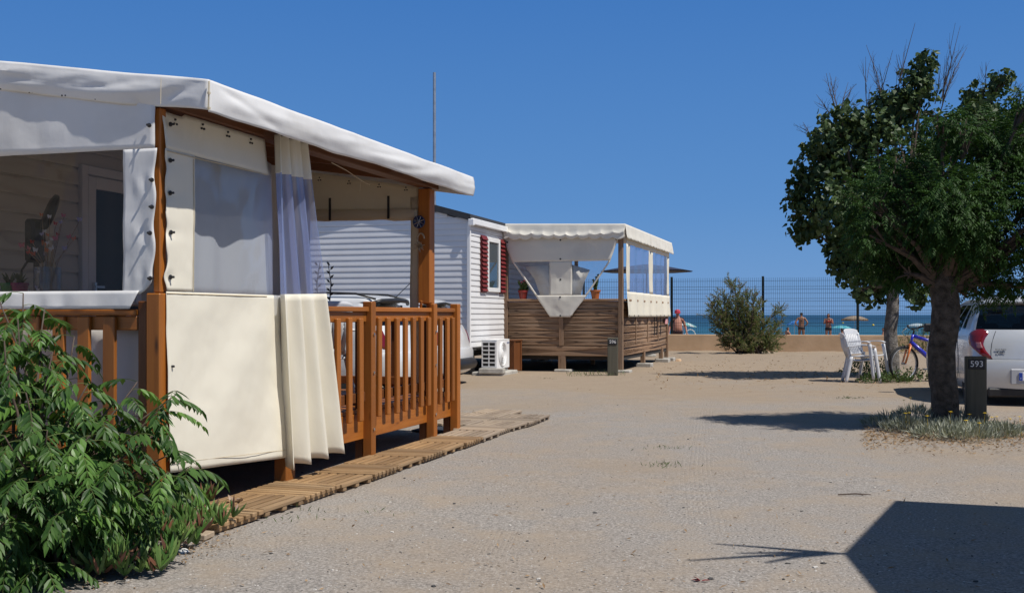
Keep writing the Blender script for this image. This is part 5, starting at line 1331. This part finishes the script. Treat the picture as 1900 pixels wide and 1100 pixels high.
def bparasol(px, py_top, Z, wpx, lab, mat, tilt=.0, fringe=False):
    r = wpx / 2 / FPX * Z; g_ = beach(px, Z); zt = CAMH - (py_top - HY) / FPX * Z; h = zt - g_.z
    o = thing('beach_parasol', lab, 'parasol', g_)
    b = MB(); n_ = 8; prof = [(1, -.30), (.97, -.26), (.75, -.15), (.45, -.05), (.12, 0), (0, .0)]
    b.lathe([(q*r, z*r*.95) for q, z in prof], 24); cn = b.build('canopy', mat, o, smooth=True, solid=.004); cn.location = (0, 0, h); cn.rotation_euler = (0, tilt, 0)
    b = MB(); b.tube([(0,0,0), (math.sin(tilt)*-.0, 0, h)], .016, 6); b.build('pole', M['white_pl'], o)
    if fringe:
        b = MB()
        for k in range(60): t = 2*math.pi*k/60; b.box((r*math.cos(t), r*math.sin(t), h - .33*r), (.05, .05, .10))
        b.build('fringe', M['dry'], o)
turq, wht = (.05,.42,.50), (.75,.80,.80)
bparasol(1268, 597, 66, 52, 'turquoise and white striped parasol right of the man in the red cap', stripes('turquoise_stripe', (.25,.62,.62), wht, 8), .12)
bparasol(1234, 598, 67, 30, 'turquoise parasol half hidden by the far terrace', stripes('turquoise_cloth', (.05,.50,.62), (.08,.55,.65), 8), .1)
bparasol(1348, 592, 66, 28, 'red parasol seen through the tamarisk branches', stripes('red_cloth', (.60,.08,.03), (.55,.10,.03), 8))
bparasol(1474, 595, 64, 32, 'plain blue parasol beside the sitting person', stripes('blue_cloth', (.04,.25,.70), (.15,.42,.80), 8), -.25)
bparasol(1560, 603.5, 76, 38, 'turquoise parasol behind the white garden chairs', stripes('aqua_cloth', (.10,.55,.65), (.25,.65,.72), 8))
bparasol(1586, 586, 70, 46, 'straw coloured parasol with fringe beside the fence post', stripes('straw_cloth', (.42,.33,.24), (.50,.40,.30), 16), 0, True)
bparasol(1702, 600, 66, 40, 'pale blue patterned parasol above the green shrub', stripes('pale_cloth', (.45,.60,.68), (.65,.72,.74), 16))
bg = thing('beach_bag', 'flowery yellow and white beach bag beside the man in the red cap', 'bag', PX(1281, 600, 42) * 1.0)
bg.location.z = -.35
b = MB(); b.lathe([(.28,0),(.34,.3),(.30,.72),(.24,.80),(.0,.78)], 16); b.build('bag', pm('flowery_cloth', (.50,.45,.08), .8, .4, 9, c2=(.75,.75,.65)), bg, smooth=True)
b = MB(); b.tube([(.2*math.cos(t*.314), 0, .75 + .25*math.sin(t*.314)) for t in range(11)], .015, 5); b.build('handle', M['white_pl'], bg)
b = MB(); b.bx(-.25,.25,-.2,.2,0,.1)
for px, py, nm in ((1620, 604, 'yellow buoy floating on the sea left of the poplar trunk'), (1564, 600, 'yellow buoy floating on the sea behind the turquoise parasol')):
    Z = 2.07 / (py - HY) * FPX; o = thing('buoy', nm, 'buoy', ((px-CX)/FPX*Z, Z, -.85)); b = MB(); b.lathe([(0,-.2),(.18,-.12),(.24,.06),(.17,.22),(.06,.28),(0,.28)], 14); b.build('float', M['yellow'], o, smooth=True)
    b = MB(); b.lathe([(.03,.27),(.05,.33),(.03,.38),(0,.38)], 8); b.build('ring', M['metal'], o)
q = (PX(1822, 517, 34.8)); o = thing('hanging_cloth', 'small green and black cloths hung on top of the mesh fence', 'cloth', (q.x, q.y - .12, 2.46), fang)
b = MB(); b.cur = 0
for k in range(5):
    b.cur = k % 3; x = -.18 + k*.08; b.grid(lambda u, v: (x + .075*u, -.03 - .02*math.sin(u*3), .02 - (.16 + .03*(k % 2))*v), 3, 4)
b.build('cloth', [pm('lime_cloth', (.35,.5,.05), .8, .1, 9), blk, pm('green_cloth', (.05,.2,.08), .8, .1, 9)], o, solid=.004)
# ------------------------------------------------------------------ leaf helpers
class Leaves:
    """collects many small leaf faces into one mesh"""
    def __init__(s): s.v = []; s.f = []
    def leaf(s, p, d, nrm, ln, wd, tpl):
        d = d.normalized(); sd = d.cross(nrm)
        if sd.length < 1e-4: sd = d.cross(Vector((.3,.5,.8)))
        sd.normalize(); up = sd.cross(d)
        b = len(s.v); vs, fs = tpl
        for x, y, z in vs: s.v.append((p.x + sd.x*x*wd + d.x*y*ln + up.x*z*wd, p.y + sd.y*x*wd + d.y*y*ln + up.y*z*wd, p.z + sd.z*x*wd + d.z*y*ln + up.z*z*wd))
        s.f += [tuple(i + b for i in f) for f in fs]
    def build(s, name, mat, parent=None, org=None):
        if org is not None: s.v = [(x - org.x, y - org.y, z - org.z) for x, y, z in s.v]
        me = bpy.data.meshes.new(name); me.from_pydata(s.v, [], s.f); me.materials.append(mat); me.update()
        return link(name, me, parent)
HEART = ([(0,0,0), (-.48,-.04,.10), (-.56,.34,.16), (0,1,-.12), (.56,.34,.16), (.48,-.04,.10)], [(0,1,2,3), (0,3,4,5)])
LANCE = ([(0,0,0), (-.36,.22,.12), (-.5,.48,.14), (-.24,.78,.06), (0,1.05,-.14), (.24,.78,.06), (.5,.48,.14), (.36,.22,.12), (0,.5,-.02)], [(0,8,2,1), (8,4,3,2), (0,7,6,8), (8,6,5,4)])
SLIM = ([(0,0,0), (-.5,.45,.1), (0,1,-.05), (.5,.45,.1)], [(0,2,1), (0,3,2)])
def rv(r=1.0):
    while True:
        v = Vector((rnd.uniform(-1,1), rnd.uniform(-1,1), rnd.uniform(-1,1)))
        if .01 < v.length < 1: return v.normalized() * r
def pinnate(lv, st, p, d, length, nl, ll, lw, droop, tpl=LANCE, stem_r=.0022):
    """compound leaf: rachis plus paired leaflets"""
    d = d.normalized(); pts = [p.copy()]; cur = p.copy(); dd = d.copy(); n_ = nl + 1
    for i in range(n_):
        dd = (dd + Vector((0, 0, -droop / n_))).normalized(); cur = cur + dd * (length / n_); pts.append(cur.copy())
    if st is not None: st.tube(pts, [stem_r * (1 - .6 * i / n_) for i in range(len(pts))], 3, cap=False)
    for i in range(1, len(pts)):
        ax = (pts[i] - pts[i-1]).normalized(); sd = ax.cross(Vector((0,0,1)))
        if sd.length < .1: sd = ax.cross(Vector((1,0,0)))
        sd.normalize(); up = sd.cross(ax)
        f = math.sin(math.pi * (.22 + .68 * i / len(pts)))
        if i >= 2 or nl < 5:
            for sg in (-1, 1):
                ld = (sd * sg * .85 + ax * .6 + Vector((0, 0, -.28 - droop * .35)) + rv(.16)); lv.leaf(pts[i], ld, up + sd * sg * .35 + rv(.25), ll * f * rnd.uniform(.85, 1.15), lw * f, tpl)
    lv.leaf(pts[-1], (pts[-1] - pts[-2]) + Vector((0,0,-.02)), Vector((0,0,1)) + rv(.3), ll * .9, lw * .8, tpl)

# ------------------------------------------------------------------ foreground bush
bush_base = Vector((-2.28, 5.15, 0))
bu = thing('bush', 'dark green bush with feathery compound leaves in the near left corner', 'bush', bush_base)
lv, lt, st, wd = Leaves(), Leaves(), MB(), MB()
targets = [(55,552,5.5),(10,565,5.3),(95,580,5.4),(150,602,5.5),(20,640,5.0),(110,660,5.2),(175,690,5.1),(285,700,5.5),(240,740,5.2),(60,720,4.9),
 (320,745,5.4),(345,722,5.5),(300,800,5.2),(372,858,5.3),(330,868,5.0),(340,830,5.45),(250,850,4.9),(180,800,4.8),(100,790,4.8),(20,800,4.7),(160,870,4.7),(60,880,4.6),(250,920,5.0),(290,905,5.3),(130,940,4.7),(20,960,4.6),(130,740,5.8),(70,650,5.8),(210,790,5.7),(140,840,5.7),(60,800,5.7),(10,730,5.6),(10,880,5.5),(90,960,5.4),(30,1020,4.7),(90,1040,4.7),(0,690,5.3),(270,770,5.5),(45,600,5.2)]
def sub(p): return (p[0]-bush_base.x, p[1]-bush_base.y, p[2]-bush_base.z)
for (px, py, Z) in targets:
    px = px - (16 if px > 290 else 30 if px > 230 else 12); py = py + ((22 if px > 110 else -8) if py < 700 else 8)
    e = PX(px, py, Z); b0 = bush_base + Vector((rnd.uniform(-.25,.2), rnd.uniform(-.15,.15), 0))
    pts = []
    for i in range(9):
        t = i / 8; q = b0.lerp(e, t); q.z = b0.z + (e.z - b0.z) * (t ** .75); q += Vector((fbm((px*.1, t*2, 0)) * .06, fbm((px*.1, t*2, 4)) * .06, 0)) * t * (1 - t) * 3; pts.append(q)
    wd.tube([sub(p) for p in pts], [.013 * (1 - .75 * i / 8) for i in range(9)], 5)
    n_ = 13
    for i in range(n_):
        t = .25 + .75 * i / (n_ - 1); f = t * 8; k = min(7, int(f)); p = pts[k].lerp(pts[k+1], f - k); ax = (pts[k+1] - pts[k]).normalized()
        a = i * 2.4 + rnd.uniform(-.4,.4); out = Vector((math.cos(a), math.sin(a), .25)); out = out + ax * (.45 if i < n_ - 2 else 1.0); out.z = min(out.z, .35 * math.hypot(out.x, out.y) + .05); out.normalize()
        young = rnd.random() < .10 and i > 6
        pinnate(lt if young else lv, st, p, out, rnd.uniform(.18, .29), rnd.choice((5, 6, 6, 7)), rnd.uniform(.068, .098), rnd.uniform(.025, .034), rnd.uniform(.8, 1.7), stem_r=.002)
st.v = [sub(p) for p in st.v]
st.build('leaf_stalks', M['stem'], bu); wd.build('branches', M['twig'], bu, smooth=True)
lv.build('foliage', M['leaf_bush'], bu, bush_base); lt.build('young_leaves', leafmat('young_leaf', (.08,.18,.03), (.15,.28,.06), .3, .4, .4), bu, bush_base)

# ------------------------------------------------------------------ ice plants and yellow daisies at its foot
def finger(mb, p, d, ln, r):
    d = d.normalized(); a = d.cross(Vector((.2,.1,1))).normalized(); b_ = d.cross(a); up = Vector((0,0,1))
    vs = []
    for t, k in ((0,.7), (.35,1), (.75,.85)):
        c = p + d*ln*t + up*ln*.22*t*t
        for j in range(3): th = 2*math.pi*j/3; vs.append(c + (a*math.cos(th) + b_*math.sin(th)) * r * k)
    vs.append(p + d*ln + up*ln*.25)
    mb.add(vs, [(i*3+j, i*3+(j+1)%3, i*3+3+(j+1)%3, i*3+3+j) for i in range(2) for j in range(3)] + [(6+j, 6+(j+1)%3, 9) for j in range(3)])
ice = [(300,975,.20,'at the foot of the corner post'),(355,990,.17,'nearest the duckboards'),(250,985,.20,'left of the corner post'),(225,1020,.16,'in the middle of the bed below the bush'),(300,1020,.14,'beside the white stone'),(200,1075,.10,'in a short row by the bottom edge'),(250,1068,.12,'right end of the short row by the bottom edge'),(165,1000,.2,'in the shade of the bush'),(340,950,.16,'under the bush beside the deck edge')]
for i, (px, py, r, where) in enumerate(ice):
    p0 = G(px, py); p0.z = gz(p0.x, p0.y)
    o = thing('ice_plant', 'fleshy green ice plant %s' % where, 'plant', p0, 0, 'ice plants below the bush')
    a, b_ = MB(), MB()
    for k in range(int(34 * r / .15)):
        t, rr = rnd.uniform(0, 6.3), r * math.sqrt(rnd.random()); c = Vector((rr*math.cos(t)*1.5, rr*math.sin(t), .02 + rnd.uniform(0, .06)))
        for q in range(6): finger(b_ if rnd.random() < .16 else a, c, Vector((rnd.uniform(-1,1), rnd.uniform(-1,1), rnd.uniform(.45, 1.5))), rnd.uniform(.06, .115), .0095)
    a.build('leaves', M['leaf_ice'], o); b_.build('reddish_leaves', M['leaf_icered'], o)
def flower(mb, p, r=.018, n_=9):
    for k in range(n_):
        t = 2*math.pi*k/n_; d = Vector((math.cos(t), math.sin(t), .15)); s_ = Vector((-math.sin(t), math.cos(t), 0)) * r * .35
        mb.add([p, p + d*r*.6 + s_, p + d*r, p + d*r*.6 - s_], [(0,1,2,3)])
    mb.lathe([(r*.35, 0), (r*.25, .006), (0, .008)], 8, p)
gaz = [(1650,790,.22,'at the left end of the bed, in shade'),(1690,800,.24,'below the near tree on its left'),(1725,792,.22,'at the foot of the near tree trunk'),(1745,812,.22,'in front of the near tree trunk'),(1775,800,.25,'right of the near tree trunk'),(1800,815,.22,'in front of the post 593'),(1830,806,.24,'at the right foot of post 593'),(1862,808,.2,'at the right end of the bed'),(1700,775,.2,'behind the bed beside the trunk'),(1790,785,.2,'behind post 593 in the bed')]
for i, (px, py, r, where) in enumerate(gaz):
    p0 = G(px, py); p0.z = gz(p0.x, p0.y)
    o = thing('silver_daisy', 'silver leaved daisy plant with yellow flowers %s' % where, 'plant', p0, 0, 'silver daisies in the bed under the near tree')
    lv, fl = Leaves(), MB()
    for k in range(int(420 * r / .22)):
        t, rr = rnd.uniform(0, 6.3), r * math.sqrt(rnd.random()); c = Vector((rr*math.cos(t)*1.25, rr*math.sin(t), rnd.uniform(0,.03) + .09 * (1 - rr/r)))
        dd = Vector((math.cos(t)*rnd.uniform(0,1.2) + rnd.uniform(-.5,.5), math.sin(t)*rnd.uniform(0,1) + rnd.uniform(-.5,.5), rnd.uniform(.25, 1.6)))
        lv.leaf(c, dd, rv(), rnd.uniform(.06,.13), .013, SLIM)
    for k in range(rnd.choice((1, 2, 2, 3))):
        t, rr = rnd.uniform(0, 6.3), r * .8 * math.sqrt(rnd.random()); c = Vector((rr*math.cos(t), rr*math.sin(t) - .05, .0)); e = c + Vector((rnd.uniform(-.04,.04), -.02, rnd.uniform(.17,.24)))
        fl.tube([c, e], .0015, 3); flower(fl, e, .024)
    lv.build('leaves', M['leaf_silver'], o); fl.build('flowers', M['yellow'], o)
yd = thing('silver_daisy', 'small yellow flower at the foot of the corner post, below the bush', 'plant', G(236, 945) + Vector((0,0,0)), 0)
fl, lv = MB(), Leaves()
flower(fl, Vector((0,0,.1)), .02); fl.tube([(0,0,0), (0,0,.1)], .002, 3); fl.build('flowers', M['yellow'], yd)
for k in range(60): lv.leaf(Vector((rnd.uniform(-.1,.1), rnd.uniform(-.1,.1), 0)), Vector((rnd.uniform(-1,1), rnd.uniform(-1,1), 1)), rv(), .1, .012, SLIM)
lv.build('leaves', M['leaf_low'], yd)
# low planting by the bicycle, with yellow flowers
for px, py, rx_, hh, lab, nf in ((1610, 690, .55, .38, 'loose green plant with tiny yellow flowers behind the white chairs', 14), (1690, 700, .8, .22, 'low green ground plant behind the bicycle wheel', 0), (1640, 703, .5, .18, 'low green ground plant between the chairs and the bicycle', 0), (1712, 655, .9, .95, 'soft green shrub beyond the bicycle by the sea wall', 0)):
    p0 = G(px, py + (6 if hh < .5 else 0)); o = thing('low_shrub', lab, 'shrub', p0); lv, fl, stm = Leaves(), MB(), MB()
    n_ = 900 if hh > .5 else 420
    for k in range(n_):
        t, rr = rnd.uniform(0, 6.3), rx_ * math.sqrt(rnd.random()); z = hh * rnd.random() ** .8 * (1 - (rr / rx_) ** 2 * .7)
        lv.leaf(Vector((rr*math.cos(t), rr*.5*math.sin(t), z)), rv() + Vector((0,0,.6)), rv(), rnd.uniform(.05,.1) * (1.5 if hh > .5 else 1), .03 if hh < .5 else .02, SLIM)
    for k in range(12):
        t, rr = rnd.uniform(0,6.3), rx_ * .7 * rnd.random(); stm.tube([(rr*.4*math.cos(t),0,0), (rr*math.cos(t), rr*.5*math.sin(t), hh*.8)], .005, 3)
    for k in range(nf): flower(fl, Vector((rnd.uniform(-.4,.5), rnd.uniform(-.2,.1), rnd.uniform(.45,.75))), .035)
    lv.build('leaves', M['leaf_low'], o); stm.build('stems', M['stem'], o)
    if nf: fl.build('flowers', M['yellow'], o)

# ------------------------------------------------------------------ tamarisk by the wall
tp = G(1388, 656); ta = thing('tamarisk', 'feathery grey green tamarisk bush growing against the ochre wall', 'bush', tp)
lv, lp, wd = Leaves(), Leaves(), MB()
tz = tp.y
def tP(px, py, dz=0): v = PX(px, py, tz + dz) - tp; return v
tips = [(1350,512),(1340,540),(1358,530),(1330,548),(1322,565),(1312,585),(1325,600),(1345,560),(1365,555),(1385,540),(1400,548),(1412,560),(1405,585),(1380,580),(1350,590),(1335,620),(1365,610),(1395,605),(1420,600),(1425,625),(1440,640),(1400,630),(1370,640),(1345,635),(1450,575),(1446,598),(1448,620),(1415,645),(1385,650),(1395,570),(1340,575),(1360,625),(1430,650),(1372,535),(1318,572)]
for (px, py) in tips:
    e = tP(px, py, rnd.uniform(-.7,.7)); b0 = Vector((rnd.uniform(-.3,.4), rnd.uniform(-.2,.2), 0)); m_ = b0.lerp(e, .5) + Vector((rnd.uniform(-.1,.1), 0, .12 * abs(e.x - b0.x)))
    wd.tube([b0, m_, e], [.03, .018, .004], 5)
    for k in range(46):
        t = rnd.uniform(.30, 1.0); p = (b0.lerp(m_, t*2) if t < .5 else m_.lerp(e, t*2-1))
        d = ((e - b0).normalized() * .8 + rv(1.0) + Vector((0,0,.35))).normalized(); ln = rnd.uniform(.16,.36)
        wd.tube([p, p + d*ln], [.004, .0015], 3, cap=False)
        for q in range(26):
            pp = p + d * ln * rnd.uniform(.1, 1.05); (lp if rnd.random() < .14 + (.22 if t > .9 else 0) else lv).leaf(pp, d + rv(.7), rv(), rnd.uniform(.05,.11), .017, SLIM)
wd.build('branches', M['twig'], ta); lv.build('foliage', M['leaf_tam'], ta); lp.build('pink_plumes', M['leaf_pink'], ta)

# ------------------------------------------------------------------ trees
def crown_tree(name, lab, base, trunk_h, r0, r1, blobs, Z, bark, leaf, kind, dens, lean=0, twigs=()):
    o = thing(name, lab, 'tree', base); w = MB()
    pts = [Vector((.02*math.sin(i*1.3) + lean*i/8, .02*math.cos(i*1.7), -.1 + (trunk_h + .1) * i / 8)) for i in range(9)]
    rr = [r0 * (1.08 if i == 0 else 1.03 if i == 1 else 1) * (1 - (1 - r1/r0) * i / 8) for i in range(9)]
    vs = []; fs = []; n_ = 18
    for i, p in enumerate(pts):
        for k in range(n_):
            t = 2*math.pi*k/n_; rad = rr[i] * (1 + .07 * fbm((math.cos(t)*1.6, math.sin(t)*1.6, p.z*1.1), 3) + .03*math.sin(t*5 + p.z)); vs.append(p + Vector((rad*math.cos(t), rad*math.sin(t), 0)))
    for i in range(8):
        for k in range(n_): fs.append((i*n_+k, i*n_+(k+1)%n_, (i+1)*n_+(k+1)%n_, (i+1)*n_+k))
    fs.append(tuple(8*n_+k for k in range(n_))); w.add(vs, fs)
    w.build('trunk', M[bark], o, smooth=True)
    w = MB(); lv = Leaves(); st = MB(); top_ = pts[-1]; bl = []
    for (px, py, rp) in blobs:
        r = rp / FPX * Z; c = PX(px, py, Z) - base; c.y += rnd.uniform(-.55, .55) * (1.4 if rp > 60 else .9); bl.append((c, r))
    for c, r in bl:
        s0 = top_ + Vector((0,0,-.25)) ; m_ = s0.lerp(c, .5) + Vector((rnd.uniform(-.12,.12), rnd.uniform(-.12,.12), .05))
        w.tube([s0, m_, c], [max(.022, r1*.38), .03, .012], 6)
        for k in range(6): e = c + rv(r * rnd.uniform(.6, 1)); w.tube([m_.lerp(c, .6), c.lerp(e, .5), e], [.014, .009, .003], 4)
        n_ = int(dens * (r ** 2.2))
        for k in range(n_):
            v = rv(); rad = r * (rnd.random() ** .42) * (1 + .28 * fbm((v.x*1.6 + c.x, v.y*1.6, v.z*1.6 + c.z), 2)); p = c + Vector((v.x, v.y, v.z * .92)) * rad
            if fbm((p.x*2.6, p.y*2.6, p.z*2.6), 2) < (-.28 if kind == 'heart' else -.27): continue
            if kind == 'heart':
                for q in range(2):
                    pp = p + rv(.08); d = rv(.7) + v * .3 + Vector((0,0,-.55)); sz = rnd.uniform(.075,.125) * Z / 20
                    lv.leaf(pp, d, v + rv(.8) + Vector((0,0,.3)), sz, sz * .95, HEART)
            else:
                d = v * .9 + rv(.7) + Vector((0,0,.1)); pinnate(lv, None, p - d.normalized()*.08, d, rnd.uniform(.16,.26), 5, rnd.uniform(.052,.075), .021, rnd.uniform(.5,1.2), SLIM)
    for (px0, py0, px1, py1) in twigs:
        a = PX(px0, py0, Z) - base; e = PX(px1, py1, Z) - base; a.y += rnd.uniform(-.2,.2); e.y = a.y + rnd.uniform(-.2,.2)
        mm = a.lerp(e, .5) + Vector((rnd.uniform(-.05,.05), 0, rnd.uniform(-.03,.03))); w.tube([a, mm, e], [.011, .008, .003], 4)
        for k in range(7):
            p = a.lerp(e, rnd.uniform(.0,.65)); q = p + (e - a) * rnd.uniform(.2,.5) + Vector((rnd.uniform(-.17,.17), rnd.uniform(-.12,.12), rnd.uniform(-.05,.05))); m2 = p.lerp(q,.5) + rv(.03)
            w.tube([p, m2, q], [.0055, .004, .0016], 3)
            if rnd.random() < .6: w.tube([m2, m2.lerp(q, .6) + rv(.05), q + rv(.09)], [.0035, .0025, .0013], 3)
    w.build('limbs', M['twig'], o); lv.build('crown', M[leaf], o); return o
blT2 = [(1525,310,50),(1487,338,28),(1478,372,22),(1555,235,45),(1530,260,40),(1600,300,70),(1620,250,55),(1665,200,55),(1700,160,42),(1712,118,24),(1555,390,70),(1510,420,36),(1600,440,60),(1585,500,40),(1640,500,50),(1690,480,60),(1560,480,30),(1545,460,25),(1700,340,95),(1760,250,60),(1800,225,45),(1838,180,40),(1860,150,26),(1850,240,50),(1620,545,28),(1700,545,26),(1590,540,14),(1495,385,30),(1660,400,80),(1885,235,42),(1905,205,34),(1880,290,50)]
twT2 = [(1640,180,1612,80),(1620,215,1662,90),(1660,190,1695,45),(1650,200,1630,120),(1690,190,1670,100),(1745,200,1762,50),(1750,190,1792,42),(1755,180,1805,82),(1748,210,1775,110),(1742,190,1745,120),(1545,205,1528,140),(1550,200,1540,135),(1560,205,1578,150),(1565,215,1588,155),(1540,210,1516,175),(1575,215,1600,185),(1830,190,1836,112),(1500,260,1488,228),(1612,230,1614,100),(1488,390,1470,405),(1892,190,1895,155)]
crown_tree('poplar_tree', 'poplar with heart shaped leaves and bare twigs on top, behind the white chairs', Vector((7.26, 20.6, 0)), 2.0, .135, .11, blT2, 20.6, 'bark2', 'leaf_poplar', 'heart', 1250, 0, twT2)
blT1 = [(1655,330,55),(1615,395,55),(1720,390,95),(1690,300,55),(1790,320,95),(1870,270,80),(1900,390,95),(1780,450,80),(1600,440,40),(1640,470,50),(1690,480,50),(1850,470,50),(1960,330,110),(1950,460,70),(1815,505,26),(1855,530,22),(1885,500,36),(1895,250,40),(1880,195,30),(1730,470,70),(1760,260,50),(1720,240,40),(1990,400,90),(1750,455,60),(1680,505,36),(1815,480,46),(1760,400,90),(1840,330,90),(1920,480,60),(1870,400,80),(1700,430,60),(1830,515,36),(1790,490,44),(1875,525,40),(1850,550,20),(1800,530,22),(1900,480,50),(1940,400,90),(1820,440,70),(1600,370,40),(1640,430,50),(1905,535,18),(1800,545,14)]
twT1 = [(1700,400,1728,300),(1660,420,1640,360),(1730,380,1715,280),(1780,300,1795,225),(1690,430,1660,395),(1640,420,1690,415)]
crown_tree('ash_tree', 'dark tree with feathery leaves and thick dark trunk, nearest on the right', Vector((4.69, 11.70, 0)), 1.75, .140, .150, blT1, 11.70, 'bark', 'leaf_ash', 'pinnate', 2050, 0, twT1)

# ------------------------------------------------------------------ loose things on the ground
lv = Leaves()
for (px, py, n_) in ((1245,832,26),(1236,862,30),(1228,866,20),(1575,740,70),(735,950,10),(532,965,14),(570,948,12),(1015,703,18),(1160,672,10),(1205,835,6)):
    c0 = G(px, py)
    for k in range(n_):
        p = c0 + Vector((rnd.gauss(0,.10), rnd.gauss(0,.06), 0)); p.z = gz(p.x, p.y); lv.leaf(p, Vector((rnd.uniform(-1,1), rnd.uniform(-1,1), rnd.uniform(.3,1.2))), rv(), rnd.uniform(.02,.05), .006, SLIM)
for k in range(160):
    p = G(rnd.uniform(1050,1160), rnd.uniform(693,700)); p.z = gz(p.x,p.y); lv.leaf(p, Vector((rnd.uniform(-1,1), rnd.uniform(-1,1), 1.2)), rv(), rnd.uniform(.04,.16), .008, SLIM)
tag(lv.build('grass', M['leaf_low']), 'tiny grass tufts scattered on the gravel', 'grass', kind='stuff')
lv = Leaves()
for k in range(2400):
    px, py = rnd.uniform(1600,1910), rnd.gauss(805,14)
    if py < 770: continue
    p = G(px, py); p.z = gz(p.x,p.y) + .006; lv.leaf(p, Vector((rnd.uniform(-1,1), rnd.uniform(-1,1), rnd.uniform(-.05,.35))), Vector((0,0,1)) + rv(.6), rnd.uniform(.02,.055), rnd.uniform(.01,.022), SLIM)
for k in range(900):
    a = rnd.random(); p = G(150 + a*280 + rnd.gauss(0,20), 1075 - a*90 + rnd.gauss(0,14)); p.z = gz(p.x,p.y) + .004; lv.leaf(p, Vector((rnd.uniform(-1,1), rnd.uniform(-1,1), rnd.uniform(-.05,.3))), Vector((0,0,1)) + rv(.6), rnd.uniform(.01,.035), rnd.uniform(.004,.012), SLIM)
for k in range(700):
    px, py = rnd.uniform(1200,1720), rnd.gauss(690,16)
    if py < 660: continue
    p = G(px, py); p.z = gz(p.x,p.y) + .006; lv.leaf(p, Vector((rnd.uniform(-1,1), rnd.uniform(-1,1), rnd.uniform(-.05,.4))), Vector((0,0,1)) + rv(.6), rnd.uniform(.03,.09), rnd.uniform(.01,.03), SLIM)
for k in range(520):
    p = G(rnd.uniform(420,1850), 700 + 400 * rnd.random() ** 1.5); p.z = gz(p.x,p.y) + .005; lv.leaf(p, Vector((rnd.uniform(-1,1), rnd.uniform(-1,1), rnd.uniform(0,.3))), Vector((0,0,1)) + rv(.6), rnd.uniform(.015,.05), rnd.uniform(.004,.014), SLIM)
tag(lv.build('leaf_litter', M['dry']), 'dry brown leaf litter on the ground', 'leaf litter', kind='stuff')
pb = MB(); pb.cur = 0
def pebble(mb, p, r):
    q = Vector((rnd.uniform(.7,1.3), rnd.uniform(.7,1.3), rnd.uniform(.4,.8))) * r; a = rnd.uniform(0, 6.3); ca, sa = math.cos(a), math.sin(a)
    vs = [(q.x,0,0), (0,q.y,0), (-q.x,0,0), (0,-q.y,0), (q.x*.6,q.y*.6,q.z*.7), (-q.x*.5,q.y*.4,q.z), (-q.x*.6,-q.y*.6,q.z*.7), (q.x*.5,-q.y*.5,q.z*.9)]
    mb.add([(p.x + x*ca - y*sa, p.y + x*sa + y*ca, p.z + z) for x, y, z in vs], [(0,1,4),(1,2,5),(2,3,6),(3,0,7),(4,5,6,7),(0,4,7),(1,5,4),(2,6,5),(3,7,6)])
for k in range(9000):
    p = G(rnd.uniform(150,1900), 690 + 420 * rnd.random() ** .9); 
    if p.y < 4.4: continue
    lx = (p.x - DO[0]) * VX + (p.y - DO[1]) * VY
    if lx < .62 and p.y < 12: continue
    p.z = gz(p.x,p.y) - .001; pb.cur = rnd.choice((0,0,0,0,1,1,2)); pebble(pb, p, rnd.uniform(.002,.006) * (1.7 if rnd.random() < .05 else 1))
for k in range(40):
    p = G(rnd.uniform(420,1850), 720 + 370 * rnd.random()); p.z = gz(p.x,p.y); pb.cur = rnd.choice((2,2,1)); pebble(pb, p, rnd.uniform(.008,.015))
tag(pb.build('gravel', [M['stone'], pm('pale_pebble', (.5,.47,.43), .9, .3, 40), pm('dark_pebble', (.06,.057,.055), .9, .4, 40)]), 'small loose stones of the gravel lane', 'gravel', kind='stuff')
p0 = G(337, 1024); w = MB(); pebble(w, Vector((0,0,0)), .035); o = w.build('white_stone', M['whitestone'], None, smooth=False, bevel=.006); o.location = (p0.x, p0.y, gz(p0.x,p0.y)); tag(o, 'white stone lying beside the ice plants', 'stone')
p0 = L(TO, .35, 5.9); w = MB(); pebble(w, Vector((0,0,0)), .10); o = w.build('pale_stone', M['ochre'], None, bevel=.02); o.location = p0; tag(o, 'pale rounded stone beside the far terrace post', 'stone')
p0 = PX(480, 952, 6.6); lp_ = L(DO, .23, .50); w = MB(); w.add([], []); 
lv = Leaves()
for k in range(9): lv.leaf(Vector((rnd.uniform(-.03,.03), rnd.uniform(-.02,.02), .005)), Vector((rnd.uniform(-1,1), rnd.uniform(-.6,.6), rnd.uniform(.1,.5))), rv() + Vector((0,0,.6)), rnd.uniform(.03,.055), .028, HEART)
o = lv.build('dry_leaf', leafmat('pale_dry_leaf', (.40,.28,.19), (.55,.42,.32), .1, .8, .2)); o.location = (lp_.x, lp_.y, .058); tag(o, 'crumpled pale dry leaf on the near duckboards', 'leaf')
p0 = G(1300, 1081); lv = Leaves()
for k in range(3): lv.leaf(Vector((0, 0, .004)), Vector((-1 + k*.8, .5 - k*.3, .12)), Vector((0,0,1)) + rv(.4), .042, .02, LANCE)
o = lv.build('dry_leaf', leafmat('red_dry_leaf', (.20,.02,.03), (.28,.05,.05), .1, .8, .2)); o.location = (p0.x, p0.y, gz(p0.x,p0.y)); tag(o, 'dark red fallen leaf on the gravel at the front', 'leaf')
w = MB(); p0 = G(1588, 921); w.tube([(-.12,0,.01), (0,.01,.014), (.1,.0,.01)], [.005,.005,.003], 5); w.tube([(.0,.01,.012), (.04,-.02,.012)], .003, 4); o = w.build('twig', M['twig']); o.location = (p0.x, p0.y, gz(p0.x,p0.y)); tag(o, 'short dry twig lying on the gravel above the shadow', 'twig')
